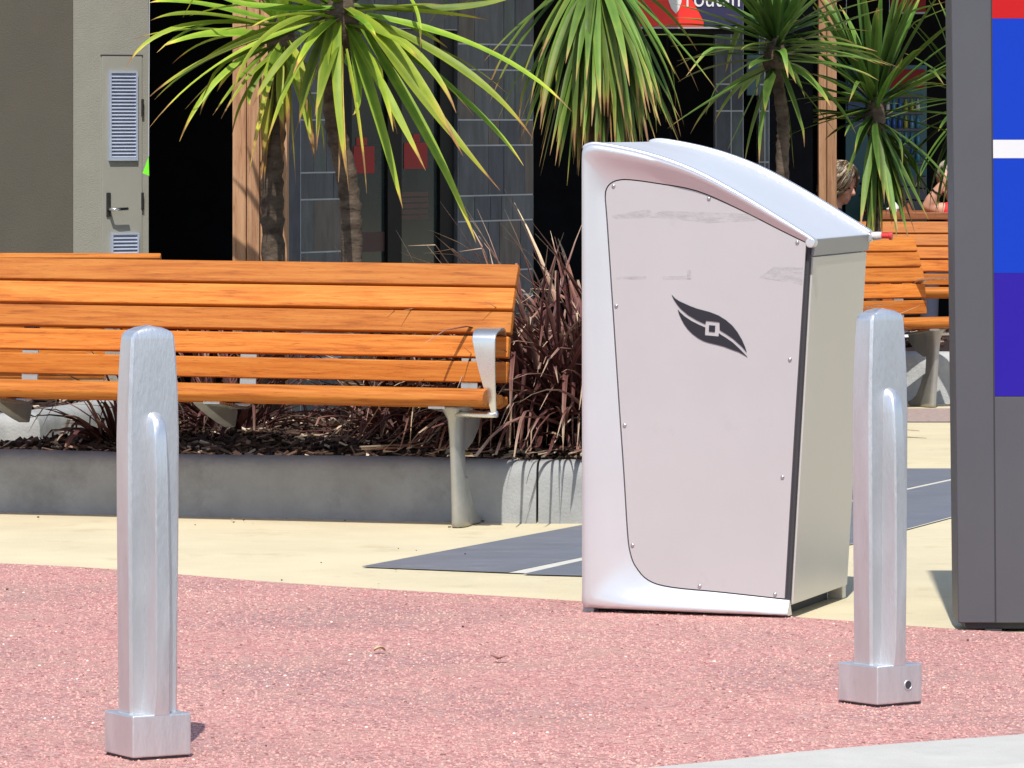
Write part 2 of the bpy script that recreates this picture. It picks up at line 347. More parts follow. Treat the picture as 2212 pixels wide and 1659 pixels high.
def grit(n, seed):
    rg = np.random.default_rng(seed); y = 11.0 + 6.2 * rg.random(n) ** 1.15; x = (rg.random(n) * 2 - 1) * (y * .125 + .1)
    kx, ky = np.array([p[0] for p in kerb_in]), np.array([p[1] for p in kerb_in]); bx_, by_ = np.array([p[0] for p in bound]), np.array([p[1] for p in bound])
    ok = (y > np.interp(x, kx, ky) + .012) & (y < np.interp(x, bx_, by_) - .012); x, y = x[ok], y[ok]; n = len(x)
    r = .0013 + .0034 * rg.random(n) ** 3.4; h = r * rg.uniform(.25, .9, n); ph = rg.random(n) * 6.28; K = 5
    V = np.zeros((n, 2 * K + 1, 3)); tint = np.clip(rg.normal(.42, .15, n) + .10 * np.sin(x * 3.1 + 1) * np.sin(y * 2.3) + .06 * np.sin(x * 9 + y * 7), .02, .97); tint[rg.random(n) < .006] = 1.0; tint[rg.random(n) < .05] = 0
    for k in range(K):
        q = ph + 2 * np.pi * k / K; jit = rg.uniform(.75, 1.25, n)
        V[:, k] = np.stack([x + np.cos(q) * r * jit * 1.1, y + np.sin(q) * r * jit * 1.1, np.full(n, .0015)], 1)
        V[:, K + k] = np.stack([x + np.cos(q + .3) * r * .72 * jit, y + np.sin(q + .3) * r * .72 * jit, .002 + h * rg.uniform(.65, 1.0, n)], 1)
    V[:, 2 * K] = np.stack([x, y, .002 + h * 1.08], 1)
    tri = []
    for k in range(K):
        k2 = (k + 1) % K; tri += [(k, k2, K + k2), (k, K + k2, K + k), (K + k, K + k2, 2 * K)]
    T = (np.array(tri)[None] + (np.arange(n) * (2 * K + 1))[:, None, None]).reshape(-1, 3)
    me = bpy.data.meshes.new('paving_grit'); me.vertices.add(n * (2 * K + 1)); me.vertices.foreach_set('co', V.reshape(-1))
    me.loops.add(len(T) * 3); me.loops.foreach_set('vertex_index', T.reshape(-1)); me.polygons.add(len(T)); me.polygons.foreach_set('loop_start', np.arange(len(T)) * 3)
    me.update(); a = me.attributes.new('tint', 'FLOAT', 'POINT'); a.data.foreach_set('value', np.repeat(tint, 2 * K + 1))
    me.polygons.foreach_set('use_smooth', [True] * len(T)); me.materials.append(M['grit']); o = bpy.data.objects.new('paving_grit', me); COL.objects.link(o)
    tag(o, 'coarse red and pink stone chips standing proud of the red paving', 'stone chips', kind='stuff')
M['grit'] = tinted('red_grit', [(0, (.17, .075, .072)), (.2, (.40, .195, .185)), (.45, (.455, .225, .212)), (.62, (.46, .26, .23)), (.80, (.46, .30, .25)), (.92, (.52, .35, .30)), (1, (.68, .56, .50))], rough=.85, spec=.2, noise=.05)
grit(105000, 5)
sheet('cream_paving', [(p[0], p[1] - .05) for p in bound] + [(40, 16), (40, 80), (-40, 80), (-40, 23)], -.003, M['cream'])
# dark slabs set into the cream paving: each slab its own piece
slab_root = sheet('slab_bed', [tuple(G(*p))[:2] for p in ((782, 1225), (1258, 1135.5), (1905, 1014), (2500, 1014), (2400, 1031), (2065, 1116), (1960, 1144), (1548, 1252), (1258, 1244))], .001, simple('slab_joint', (.50, .48, .42), .9))
def slab(pts):
    g = [G(*p) for p in pts]; c = sum(g, Vector()) / len(g)
    mb = MB(); q = [v + (c - v).normalized() * .006 for v in g]
    mb.prism(q, lambda p, k: Vector((p.x, p.y, (.0012 if k == 0 else .0028))))
    return mb.build('slab', M['slate_slab'], slab_root)
def jl(x): return 1240 - .2147 * (x - 1110)
slab([(780, 1225), (1258, 1135), (1400, 1108.2), (1400, jl(1400) - 1.7), (1098, 1238)])
slab([(1402, 1108), (1700, 1051.5), (1700, jl(1700) - 1.7), (1402, jl(1402) - 1.7)])
slab([(1702, 1051), (1905, 1013), (2060, 1013), (2060, jl(2060) - 1.7), (1702, jl(1702) - 1.7)])
slab([(2063, 1013), (2500, 1013), (2300, 1030), (2063, jl(2063) - 1.7)])
slab([(1128, 1241.5), (1400, jl(1400) + 1.7), (1400, 1248.5), (1258, 1245)])
slab([(1402, 1248.6), (1402, jl(1402) + 1.7), (1700, jl(1700) + 1.7), (1700, 1212.5), (1548, 1253)])
slab([(1702, 1212), (1702, jl(1702) + 1.7), (2060, jl(2060) + 1.7), (2060, 1116.3), (1960, 1143)])
slab([(2063, 1115.6), (2063, jl(2063) + 1.7), (2290, 1033), (2400, 1030)])
sheet('gravel_strip', [tuple(G(*p))[:2] for p in ((1300, 884), (3200, 880), (3200, 912), (1300, 911))], .001, M['pink_strip'])

# ------------------------------------------------------------------ concrete planters
def rounded(poly, r, n=6):
    out = []; m = len(poly)
    for i in range(m):
        a, b, c = Vector(poly[i - 1]), Vector(poly[i]), Vector(poly[(i + 1) % m])
        rr = min(r[i] if hasattr(r, '__len__') else r, (a - b).length * .45, (c - b).length * .45)
        p = b + (a - b).normalized() * rr; q = b + (c - b).normalized() * rr
        for k in range(n + 1):
            t = k / n; out.append((1 - t) ** 2 * p + 2 * t * (1 - t) * b + t * t * q)
    return out
def densify(path, d):
    out = []; m = len(path)
    for i in range(m):
        a, b = path[i], path[(i + 1) % m]; n = max(1, int((b - a).length / d))
        for k in range(n): out.append(a.lerp(b, k / n))
    return out
def planter(name, label, poly, r, height, thick, joints, m, group):
    root = thing(name, label, 'planter', (poly[0][0], poly[0][1], 0), 0, group)
    o = Vector((poly[0][0], poly[0][1])); path = densify(rounded(poly, r), .08); n = len(path)
    nor = []
    for i in range(n):
        t = (path[(i + 1) % n] - path[i - 1]).normalized(); nor.append(Vector((-t.y, t.x)))   # inward for ccw
    cuts = sorted(min(range(n), key=lambda i: (path[i] - Vector(j)).length) for j in joints)
    prof = [(.0, -.03), (.004, .05), (.008, height * .55), (.010, height - .055), (.014, height - .036), (.022, height - .021), (.034, height - .010), (.050, height - .003), (.068, height), (thick - .03, height + .002), (thick - .012, height - .006), (thick, height - .03), (thick + .01, 0)]
    for ci, c0 in enumerate(cuts):
        c1 = cuts[(ci + 1) % len(cuts)]
        if c1 <= c0: c1 += n
        rows = []
        for k in range(c0, c1 + 1):
            i = k % n; p = path[i].copy()
            if k == c0: p += (path[(i + 1) % n] - path[i]).normalized() * .004
            if k == c1: p += (path[i - 1] - path[i]).normalized() * .004
            wob = .002 * sin(k * 1.7) + .0015 * sin(k * .61)
            rows.append([Vector((p.x + nor[i].x * (u + wob) - o.x, p.y + nor[i].y * (u + wob) - o.y, z + (.003 * sin(k * .37) if z > .1 else 0))) for u, z in prof])
        mb = MB(); mb.grid(rows); q = len(prof)
        mb.add(rows[0], [tuple(range(q))]); mb.add(rows[-1], [tuple(range(q))])
        ws = mb.build('wall_segment', m, root, smooth=True); ws.modifiers.new('edges', 'EDGE_SPLIT').split_angle = R(45)
    inner = [path[i] + nor[i] * (thick - .01) for i in range(n)]
    return root, inner
def mulch(name, label, inner, z, n, seed, region=None, mound=.05):
    rng = random.Random(seed)
    xs = [p.x for p in inner]; ys = [p.y for p in inner]
    def hgt(x, y):
        d = min((Vector((x, y)) - p).length for p in inner[::3])
        return z + mound * min(1, d / .5) + .012 * sin(x * 9 + 1) * sin(y * 8)
    step = .09; mb = MB(); idx = {}
    nx = int((max(xs) - min(xs)) / step) + 2; ny = int((max(ys) - min(ys)) / step) + 2
    P = lambda i, j: (min(xs) + i * step, min(ys) + j * step)
    for i in range(nx):
        for j in range(ny):
            x, y = P(i, j)
            idx[i, j] = len(mb.v); mb.v.append((x, y, hgt(x, y) - .012)); mb.a.append(.12)
    for i in range(nx - 1):
        for j in range(ny - 1):
            x, y = P(i + .5, j + .5)
            if all(inside(*P(a, b), inner) for a, b in ((i, j), (i + 1, j), (i, j + 1), (i + 1, j + 1))):
                mb.f.append((idx[i, j], idx[i + 1, j], idx[i + 1, j + 1], idx[i, j + 1]))
    k = 0; tries = 0
    while k < n and tries < n * 30:
        tries += 1
        x, y = rng.uniform(min(xs), max(xs)), rng.uniform(min(ys), max(ys))
        if not inside(x, y, inner): continue
        if region and not region(x, y) and rng.random() < .75: continue
        k += 1
        l = rng.uniform(.02, .07); w = rng.uniform(.006, .02); t = rng.uniform(.003, .008)
        m = Matrix.Rotation(rng.uniform(0, pi), 3, 'Z') @ Matrix.Rotation(rng.gauss(0, .35), 3, 'Y') @ Matrix.Rotation(rng.gauss(0, .5), 3, 'X')
        a = min(1, max(0, rng.betavariate(1.6, 2.6) + (.5 if rng.random() < .13 else 0)))
        mb.box((x, y, hgt(x, y) + rng.uniform(-.005, .012)), (l, w, t), m, a)
    o = mb.build(name, M['mulch']); tag(o, label, 'mulch', kind='stuff'); return o, hgt
PA = [(-2.18, 19.18), (.20, 18.50), (.95, 18.72), (1.32, 22.3), (-.45, 22.7)]
pl1, in1 = planter('concrete_planter', 'low grey concrete planter wall behind the front bench', PA, [.10, .45, .35, .3, .4], .212, .14,
                   [(.045, 18.55), (1.1, 20.2), (.4, 22.5), (-1.2, 20.9)], M['concrete'], 'concrete planters')
m1, hg1 = mulch('mulch', 'dark bark mulch filling the planter behind the front bench', in1, .20, 7000, 3, lambda x, y: y < 20.4)
PB = [(-5.2, 21.9), (-1.86, 21.1), (-1.5, 22.9), (-4.9, 23.7)]
pl2, in2 = planter('concrete_planter', 'concrete planter wall seen at far left through the gap under the front bench', PB, [.1, .04, .2, .2], .235, .14,
                   [(-2.06, 21.15), (-1.76, 21.6), (-4, 23.5)], M['concrete'], 'concrete planters')
m2, hg2 = mulch('mulch', 'bark mulch in the planter at far left beyond the front bench', in2, .215, 1200, 5, lambda x, y: x > -3)
PC = [(1.30, 26.42), (4.6, 26.32), (4.7, 30.2), (1.30, 30.2)]
pl3, in3 = planter('concrete_planter', 'pale concrete planter wall behind the leg of the right hand bench', PC, [.15, .2, .2, .2], .25, .14,
                   [(2.9, 26.37), (1.30, 28), (3, 30.2)], M['concrete_lt'], 'concrete planters')
m3, hg3 = mulch('mulch', 'dark mulch in the planter behind the right hand bench', in3, .23, 1500, 6)

# ------------------------------------------------------------------ benches
def board_section(c, ang, w, t, n=1):
    """rectangle in (y,z): face normal leaning; ang from vertical"""
    cy, cz = c; uy, uz = sin(ang), cos(ang); ny, nz = -cos(ang), sin(ang)     # u up along board, n outward (front)
    return [(cy + uy * a * w / 2 + ny * b * t / 2, cz + uz * a * w / 2 + nz * b * t / 2) for a, b in ((-1, -1), (1, -1), (1, 1), (-1, 1))]
BACK = []
zc = [.851, .771, .690, .607, .521]; lean = [30, 26, 20, 12, 4]
yy = .125
ys_ = [0] * 5
for i in (4, 3, 2, 1, 0):
    if i < 4: yy += (zc[i] - zc[i + 1]) * math.tan(R((lean[i] + lean[i + 1]) / 2))
    ys_[i] = yy
BACK = [((ys_[i], zc[i]), R(lean[i]), .0735 / cos(R(lean[i])), .032) for i in range(5)]
def make_bench(name, label, L=2.7, rail_over=.034, detail=True):
    root = thing(name, label, 'bench')
    rng = random.Random(11)
    for c, a, w, t in BACK:
        mb = MB(); s = board_section(c, a, w, t); j = rng.uniform(-.004, .004)
        mb.prism(s, lambda p, k: Vector((-L if k == 0 else j, p[0], p[1])))
        mb.build('back_slat', M['bench_wood'], root, bevel=.005)
    for i, (cy, cz) in enumerate([(-.14, .443), (-.045, .431), (.05, .420)]):
        mb = MB(); s = board_section((cy, cz), R(90 - 7), .084, .030); over = .030 - .010 * i
        mb.prism(s, lambda p, k: Vector((-L if k == 0 else over, p[0], p[1]))); mb.build('seat_slat', M['bench_wood'], root, bevel=.005)
    # rounded front rail
    sec = [(-.190, .478), (-.235, .483), (-.262, .478), (-.280, .462), (-.284, .445), (-.276, .430), (-.258, .422), (-.190, .430)]
    mb = MB(); mb.prism(sec, lambda p, k: Vector((-L if k == 0 else rail_over, p[0], p[1]))); mb.build('front_rail', M['bench_wood'], root, bevel=.004)
    ribpath = [(-.225, .416), (-.10, .400), (.04, .384), (.105, .392), (.145, .43), (.155, .50)] + [(c[0] + cos(a) * .026, c[1] - sin(a) * .026) for c, a, w, t in BACK[::-1]][1:]
    rp_ = [tuple(v)[:2] for v in catmull([(y, z, 0) for y, z in ribpath], 4)]
    supports = [-.15, -.97, -1.80] if L > 2 else [-.15, -L + .2]
    for x in supports + ([-2.5] if L > 2.6 else []):
        rows = []
        for i, (y, z) in enumerate(rp_):
            a = rp_[max(i - 1, 0)]; b = rp_[min(i + 1, len(rp_) - 1)]; ty, tz = b[0] - a[0], b[1] - a[1]; l = math.hypot(ty, tz); ny, nz = -tz / l * .005, ty / l * .005
            rows.append([Vector((x - .03, y - ny, z - nz)), Vector((x + .03, y - ny, z - nz)), Vector((x + .03, y + ny, z + nz)), Vector((x - .03, y + ny, z + nz))])
        mb = MB(); mb.grid(rows, closed=True); mb.add(rows[0], [(0, 1, 2, 3)]); mb.add(rows[-1], [(0, 1, 2, 3)])
        mb.build('support_rib', M['alu_bright'], root)
    for x in (-.105, -L + .2):
        # main blade leg: lofted rounded section
        lev = [(.0, -.145, -.005, .0235), (.02, -.147, -.02, .023), (.06, -.150, -.05, .0215), (.13, -.160, -.062, .0205), (.22, -.172, -.072, .0195), (.31, -.182, -.08, .0205), (.37, -.19, -.085, .025), (.405, -.215, -.07, .040), (.418, -.228, -.06, .050)]
        rows = []
        for z, y0, y1, hw in lev:
            cy, hy = (y0 + y1) / 2, (y1 - y0) / 2
            rows.append([Vector((x + hw * math.copysign(abs(cos(q)) ** .7, cos(q)), cy + hy * math.copysign(abs(sin(q)) ** .7, sin(q)), z)) for q in [2 * pi * k / 14 for k in range(14)]])
        mb = MB(); mb.grid(rows, closed=True); mb.add(rows[0], [tuple(range(14))]); mb.add(rows[-1], [tuple(range(14))])
        leg = mb.build('leg', M['alu_dull'], root, smooth=True)
        foot = [(-.12, -.002), (.085, -.002), (.108, .008), (.105, .022), (.07, .032), (.02, .06), (-.02, .11), (-.05, .17), (-.10, .17)]
        mb = MB(); mb.prism(foot, lambda p, k: Vector((x - .017 + .034 * k, p[0], p[1]))); mb.build('foot', M['alu_dull'], leg, bevel=.006)
        gus = [(-.13, .408), (.10, .388), (.115, .375), (.085, .325), (.02, .285), (-.05, .262), (-.10, .27)]
        mb = MB(); mb.prism(gus, lambda p, k: Vector((x - .011 + .022 * k, p[0], p[1]))); mb.build('gusset', M['alu_dull'], leg, bevel=.003)
    for x in (-.97 - .05, -1.80) if L > 2 else ():
        br = [(-.225, .416), (.11, .388), (.125, .365), (.10, .31), (.04, .325), (-.06, .355), (-.15, .385), (-.205, .405)]
        mb = MB(); mb.prism(br, lambda p, k: Vector((x - .022 + .044 * k, p[0], p[1]))); mb.build('seat_bracket', M['alu_dull'], root, bevel=.008)
    # arm rest: one bent tapering strap plus its fixing pin
    path = [(.17, .640, .04), (.10, .668, .06), (-.02, .678, .078), (-.14, .682, .086), (-.195, .678, .086), (-.222, .664, .083), (-.232, .64, .080), (-.232, .56, .062), (-.226, .49, .044), (-.218, .43, .026), (-.214, .398, .018)]
    pp = catmull(path, 4); rows = []; xr = .062
    for i, v in enumerate(pp):
        a = pp[max(i - 1, 0)]; b = pp[min(i + 1, len(pp) - 1)]; ty, tz = b.x - a.x, b.y - a.y; l = math.hypot(ty, tz); ny, nz = -tz / l * .006, ty / l * .006
        w = v.z; xr = .062 - .082 * min(1, max(0, (v.x + .16) / .33)); rows.append([Vector((xr - w, v.x - ny, v.y - nz)), Vector((xr, v.x - ny, v.y - nz)), Vector((xr, v.x + ny, v.y + nz)), Vector((xr - w, v.x + ny, v.y + nz))])
    mb = MB(); mb.grid(rows, closed=True); mb.add(rows[0], [(0, 1, 2, 3)]); mb.add(rows[-1], [(0, 1, 2, 3)])
    arm = mb.build('arm_rest', M['alu_bright'], root, bevel=.003)
    mb = MB(); mb.tube([(-.10, -.19, .392), (.03, -.205, .392), (.064, -.212, .396)], .011, 10); mb.build('arm_pin', M['alu_bright'], arm, smooth=True)
    return root
bench = make_bench('timber_bench', 'orange timber slat bench in front of the concrete planter, nearest bench')
bench['group'] = 'timber slat benches'
bench.location = (.010 - .21 * sin(R(17)) * 1.0, 18.72 - .27, 0.0)
bench.rotation_euler = (0, R(.28), R(-17))
def bench_copy(loc, rz, label, scale=1.0, skip_reverse=False):
    b = copy_tree(bench); b.location = loc; b.rotation_euler = (0, 0, rz); b['label'] = label; b.scale = (scale,) * 3; return b
short = make_bench('timber_bench', 'orange slat bench with arm rest and dark tapered leg, right of the bin', 1.45)
short['group'] = 'timber slat benches'; short.location = (2.085, 26.17, 0); short.rotation_euler = (0, 0, R(26)); short.scale = (.92,) * 3
def short_copy(loc, rz, label, scale=1.0):
    b = copy_tree(short); b.location = loc; b.rotation_euler = (0, 0, rz); b['label'] = label; b.scale = (scale,) * 3; return b
bR2 = bench_copy((3.6, 31.0, 0), R(-3), 'timber slat bench farther back, its top slats above the right hand bench', .90)
bL2 = bench_copy((-1.30 - 2.7, 20.75, 0), R(180 - 5), 'timber bench turned away behind the front bench, only its top slat showing at left')
# ------------------------------------------------------------------ bollards
def make_bollard(name, label, loc, rz, hole):
    root = thing(name, label, 'bollard', loc, rz, 'cast metal bollards')
    # base block with thin shoe
    mb = MB(); mb.bx(-.0715, .0715, -.0715, .0715, .008, .100); base = mb.build('base_block', M['alu'], root, bevel=.004, seg=3)
    mb = MB(); mb.bx(-.067, .067, -.067, .067, -.01, .0078); mb.build('base_shoe', M['dark_gap'], root)
    # slab of the post: half width a (x), half thickness b (y)
    H = .948
    lev = [(.098, .0575, .0335), (.30, .0595, .034), (.55, .0615, .0345), (.70, .0620, .0345), (.80, .0600, .0335), (.88, .0560, .032), (.918, .0530, .0305)]
    rows = []
    def sect(a, b, z, dome=0.0):
        c = .006; out = []
        pts = [(-a + c, -b), (-a * .5, -b), (0, -b), (a * .5, -b), (a - c, -b), (a, -b + c), (a, b - c), (a - c, b), (a * .5, b), (0, b), (-a * .5, b), (-a + c, b), (-a, b - c), (-a, -b + c)]
        return [Vector((x, y, z + dome * (1 - (x / max(a, 1e-6)) ** 2))) for x, y in pts]
    for z, a, b in lev: rows.append(sect(a, b, z))
    rows.append(sect(.0520, .0298, .926, .007)); rows.append(sect(.0495, .0270, .9325, .010)); rows.append(sect(.044, .0215, .936, .0115)); rows.append(sect(.020, .008, .9375, .012))
    mb = MB(); mb.grid(rows, closed=True); mb.add(rows[-1], [tuple(range(14))]); mb.add(rows[0], [tuple(range(14))])
    post = mb.build('post', M['alu'], root, smooth=True)
    m_ = post.modifiers.new('edges', 'EDGE_SPLIT'); m_.split_angle = R(40)
    for sgn in (-1, 1):
        # tapering rib standing proud of each broad face
        rows = []
        for z, d, hw, hf in [(.098, .038, .030, .020), (.16, .042, .024, .0170), (.30, .044, .023, .0165), (.50, .042, .0215, .0155), (.62, .039, .021, .015), (.70, .034, .020, .0145), (.735, .027, .019, .0135), (.750, .017, .0165, .011), (.757, .006, .013, .008), (.762, -.005, .008, .004)]:
            y0 = -.030; yo = .006 * min(1, max(-.3, (d - .006) / .02)); y1 = -(.0335 + d); rows.append([Vector((x, sgn * -y, z)) for x, y in ((-hw - .004, y0), (-hw, y0 - yo), (-hf - .002, y1 + .004), (-hf + .002, y1), (hf - .002, y1), (hf + .002, y1 + .004), (hw, y0 - yo), (hw + .004, y0))])
        mb = MB(); mb.grid([[Vector((v.x, -v.y, v.z)) for v in r] for r in rows]); mb.add(rows and [Vector((v.x, -v.y, v.z)) for v in rows[-1]], [tuple(range(8))])
        rb = mb.build('rib', M['alu'], root, smooth=True)
        e = rb.modifiers.new('edges', 'EDGE_SPLIT'); e.split_angle = R(38)
    if hole:
        mb = MB(); mb.tube([(.026, -.0722, .050), (.026, -.060, .050)], .0095, 20); mb.build('lock_hole', M['dark_gap'], base)
        mb = MB(); r_ = []
        for k in range(24):
            q = 2 * pi * k / 24; r_.append([Vector((.026 + rr * cos(q), yv, .050 + rr * sin(q))) for rr, yv in ((.0095, -.0718), (.0100, -.0735), (.0125, -.0732), (.0130, -.0715))])
        r_.append(r_[0]); mb.grid(r_); mb.build('lock_ring', M['alu'], base, smooth=True)
    return root
g1 = G(319, 1635); g2 = G(1901, 1521)
make_bollard('bollard', 'cast aluminium bollard standing in front of the long timber bench', (g1.x, g1.y, 0), R(30), False)
make_bollard('bollard', 'cast aluminium bollard with a lock hole in its base beside the bin', (g2.x, g2.y, 0), R(37.5), True)

# ------------------------------------------------------------------ litter bin enclosure
BY = R(-17); bd_ = (cos(BY), sin(BY)); B0 = (.199, 15.177)
bin_ = thing('litter_bin', 'white and steel litter bin enclosure with curved roof and black leaf emblem', 'bin', (B0[0], B0[1], 0), BY)
def bu(x, y): return hit(x, y, B0, bd_)
pairs = [((1705, 1330), (1705, 1297)), ((1560, 1325), (1560, 1281)), ((1440, 1320), (1450, 1270)), ((1340, 1316), (1400, 1255)), ((1285, 1314), (1372, 1225)), ((1260, 1308), (1360, 1195)),
         ((1258, 1260), (1354, 1150)), ((1258, 1100), (1346, 1020)), ((1258, 900), (1335, 860)), ((1258, 700), (1322, 660)), ((1258, 500), (1310, 480)), ((1258, 400), (1306, 425)), ((1258, 345), (1310, 405)),
         ((1260, 322), (1320, 394)), ((1270, 312), (1335, 388)), ((1300, 311), (1360, 387)), ((1400, 332), (1420, 395)), ((1500, 368), (1505, 411)), ((1600, 421), (1595, 450)), ((1700, 482), (1690, 498)), ((1757, 518), (1752, 528))]
outer = catmull([(*bu(*a), 0) for a, b in pairs], 4); inner_ = catmull([(*bu(*b), 0) for a, b in pairs], 4)
prof = [(0, .030), (0, .004), (.015, -.010), (.06, -.019), (.13, -.0225), (.24, -.022), (.42, -.017), (.62, -.010), (.82, -.004), (1.0, 0), (1.0, .010)]
rows = []
for i_, (a, b) in enumerate(zip(outer, inner_)):
    q_ = min(1, max(0, (i_ / 4 - 12.5) / 4)); amp = (1 + .5 * q_) * (1 if q_ == 0 else (1 - q_) + q_ * min(1, (b - a).length / .066))
    rows.append([Vector((a.x + (b.x - a.x) * t, d * amp if d < 0 else d, a.y + (b.y - a.y) * t)) for t, d in prof])
mb = MB(); mb.grid(rows); q = len(prof); mb.add(rows[0], [tuple(range(q))]); mb.add(rows[-1], [tuple(range(q))])
fr = mb.build('frame', M['bin_white'], bin_, smooth=True); e = fr.modifiers.new('edges', 'EDGE_SPLIT'); e.split_angle = R(50)
# panel
def inset_poly(pts, d):
    n = len(pts); out = []
    for i in range(n):
        a, b, c = pts[i - 1], pts[i], pts[(i + 1) % n]; t = Vector((c[0] - a[0], c[1] - a[1])).normalized(); out.append((b[0] - t.y * d, b[1] + t.x * d))
    return out
inn = [(v.x, v.y) for v in inner_]
right_top = bu(1743, 532); right_bot = bu(1697, 1293)
pan = [p for p in inn if p[0] < right_top[0] and not (p[0] > right_bot[0] and p[1] < .2)] + [right_top, tuple(bu(1719, 910)), right_bot]
area = sum(pan[i - 1][0] * pan[i][1] - pan[i][0] * pan[i - 1][1] for i in range(len(pan)))
if area < 0: pan = pan[::-1]
pin = inset_poly(pan, .0035)
mb = MB(); mb.prism(pin, lambda p, k: Vector((p[0], .0015 + .009 * k, p[1]))); mb.build('side_panel', M['bin_panel'], bin_)
mb = MB(); mb.prism(inset_poly(pan, -.004), lambda p, k: Vector((p[0], .011 + .006 * k, p[1]))); mb.build('panel_seam', M['dark_gap'], bin_)
# body
DEP = .70
roof = [p for p in outer[13 * 4:]]
rz = [(v.x, v.y) for v in roof]
fb = bu(1700, 1310); ft = bu(1746, 520)
body = [(.004, .03)] + [(fb[0], fb[1])] + [(ft[0], ft[1])] + [(x, z - .006) for x, z in rz[::-1] if x < ft[0] - .01] + [(.004, 1.25)]
mb = MB(); mb.prism(body, lambda p, k: Vector((p[0], .018 + (DEP - .03) * k, p[1]))); mb.build('body', M['bin_side'], bin_)
# steel front sheet with a dark gap at its near edge
dx, dz = ft[0] - fb[0], ft[1] - fb[1]
def fp(t, off): return Vector((fb[0] + dx * t + off, 0, fb[1] + dz * t))
mb = MB(); c = [fp(.004, .002), fp(.955, .002), fp(.955, .010), fp(.004, .010)]
mb.prism([(v.x, v.z) for v in c], lambda p, k: Vector((p[0], .030 + (DEP - .045) * k, p[1]))); mb.build('front_sheet', M['bin_side'], bin_, bevel=.002)
mb = MB(); c = [fp(.0, -.002), fp(.99, -.002), fp(.99, .0045), fp(.0, .0045)]
mb.prism([(v.x, v.z) for v in c], lambda p, k: Vector((p[0], .006 + .0235 * k, p[1]))); mb.build('corner_gap', M['dark_gap'], bin_)
mb = MB(); c = [fp(.958, .003), fp(1.004, .006), fp(1.004, .016), fp(.958, .013)]
mb.prism([(v.x, v.z) for v in c], lambda p, k: Vector((p[0], .022 + (DEP - .025) * k, p[1]))); mb.build('rim_shadow_strip', M['trim_and_shadow'], bin_, bevel=.002)  # darker strip painted as the roof rim's shadow on the steel sheet
# roof skin and rims
def rim(w0, w1, lift, th, name, m, x0=0.0, ext=.0, bev=.006):
    up = []; n = len(rz)
    for i, (x, z) in enumerate(rz):
        a = rz[max(i - 1, 0)]; b = rz[min(i + 1, n - 1)]; t = Vector((b[0] - a[0], b[1] - a[1])).normalized(); up.append((x - t.y * lift, z + t.x * lift, -t.y, t.x))
    sel = [u for u in up if u[0] >= x0]
    rows = [[Vector((u[0], w0, u[1])), Vector((u[0], w1, u[1])), Vector((u[0] - u[2] * th, w1, u[1] - u[3] * th)), Vector((u[0] - u[2] * th, w0, u[1] - u[3] * th))] for u in sel]
    mb = MB(); mb.grid(rows, closed=True); mb.add(rows[0], [(0, 1, 2, 3)]); mb.add(rows[-1], [(0, 1, 2, 3)])
    return mb.build(name, m, bin_, smooth=True, bevel=bev)
rim(.012, DEP, .002, .012, 'roof', M['bin_roof'], bev=.003)
rim(-.005, .022, .004, .012, 'roof_rim', M['bin_white'])
rim(DEP - .022, DEP + .012, .012, .028, 'roof_rim', M['bin_white'], ext=0)
# rounded lower ends of both rims
ex, ez = rz[-1]
for w in (-.004, DEP - .005):
    mb = MB(); mb.tube([(ex - .004, w - .017, ez - .008), (ex - .004, w + .017, ez - .008)], .0145, 16); mb.build('rim_end', M['bin_white'], bin_, smooth=False, bevel=.003)
# latch with red knob on the far rim
mb = MB(); mb.tube([(ex - .01, DEP - .0, ez - .004), (ex + .018, DEP + .0, ez - .004), (ex + .034, DEP + .0, ez - .002)], [.010, .013, .011], 12)
la = mb.build('latch', M['clear_plastic'], bin_, smooth=True)
mb = MB(); mb.tube([(ex + .034, DEP, ez - .003), (ex + .056, DEP, ez - .003), (ex + .057, DEP, ez - .003), (ex + .066, DEP, ez - .003)], [.0085, .0085, .0125, .0125], 14); mb.build('latch_knob', M['red_plastic'], la, smooth=False, bevel=.001)
# screws
for x, y in [(1325, 402), (1531, 429), (1722, 524), (1706, 777), (1690, 1031), (1674, 1284), (1511, 1266), (1366, 1178), (1349, 919), (1331, 661)]:
    u, z = bu(x, y); mb = MB(); mb.ball((u, .0012, z), (.0058, .0042, .0058), None, 12, 6); mb.build('screw', M['steel'], bin_, smooth=True)
# emblem
def zl(x, y): return ((1660 + x / 8.733) / 1.15732, (720 + y / 8.733) / 1.15732)
def decal(pts, name, m, d0=-.0006, cat=3, closed=True, parent=bin_):
    q = [bu(*zl(*p)) for p in pts]; mb = MB(); mb.prism(q, lambda p, k: Vector((p[0], d0 + (.0018 - d0) * k, p[1]))); return mb.build(name, m, parent)
upper = [(170, 150), (240, 225), (330, 285), (560, 390), (720, 450), (1000, 525), (1190, 600), (1350, 700), (1490, 820), (1600, 960), (1700, 1130), (1770, 1290), (1803, 1400), (1700, 1280), (1500, 1100), (1350, 1000), (1215, 915), (1212, 745), (915, 712), (905, 790), (720, 705), (520, 585), (360, 450), (280, 350), (215, 250)]
lower = [(302, 470), (350, 530), (450, 620), (600, 720), (760, 800), (900, 862), (893, 1030), (1190, 1058), (1200, 985), (1240, 1018), (1350, 1085), (1500, 1190), (1650, 1330), (1818, 1502), (1640, 1400), (1500, 1350), (1300, 1275), (1150, 1235), (960, 1190), (860, 1155), (740, 1090), (620, 1000), (520, 900), (440, 790), (380, 680), (330, 570)]
decal(upper, 'emblem', M['logo']); decal(lower, 'emblem', M['logo'])
decal([(985, 812), (1118, 822), (1110, 960), (978, 948)], 'emblem', M['logo'])
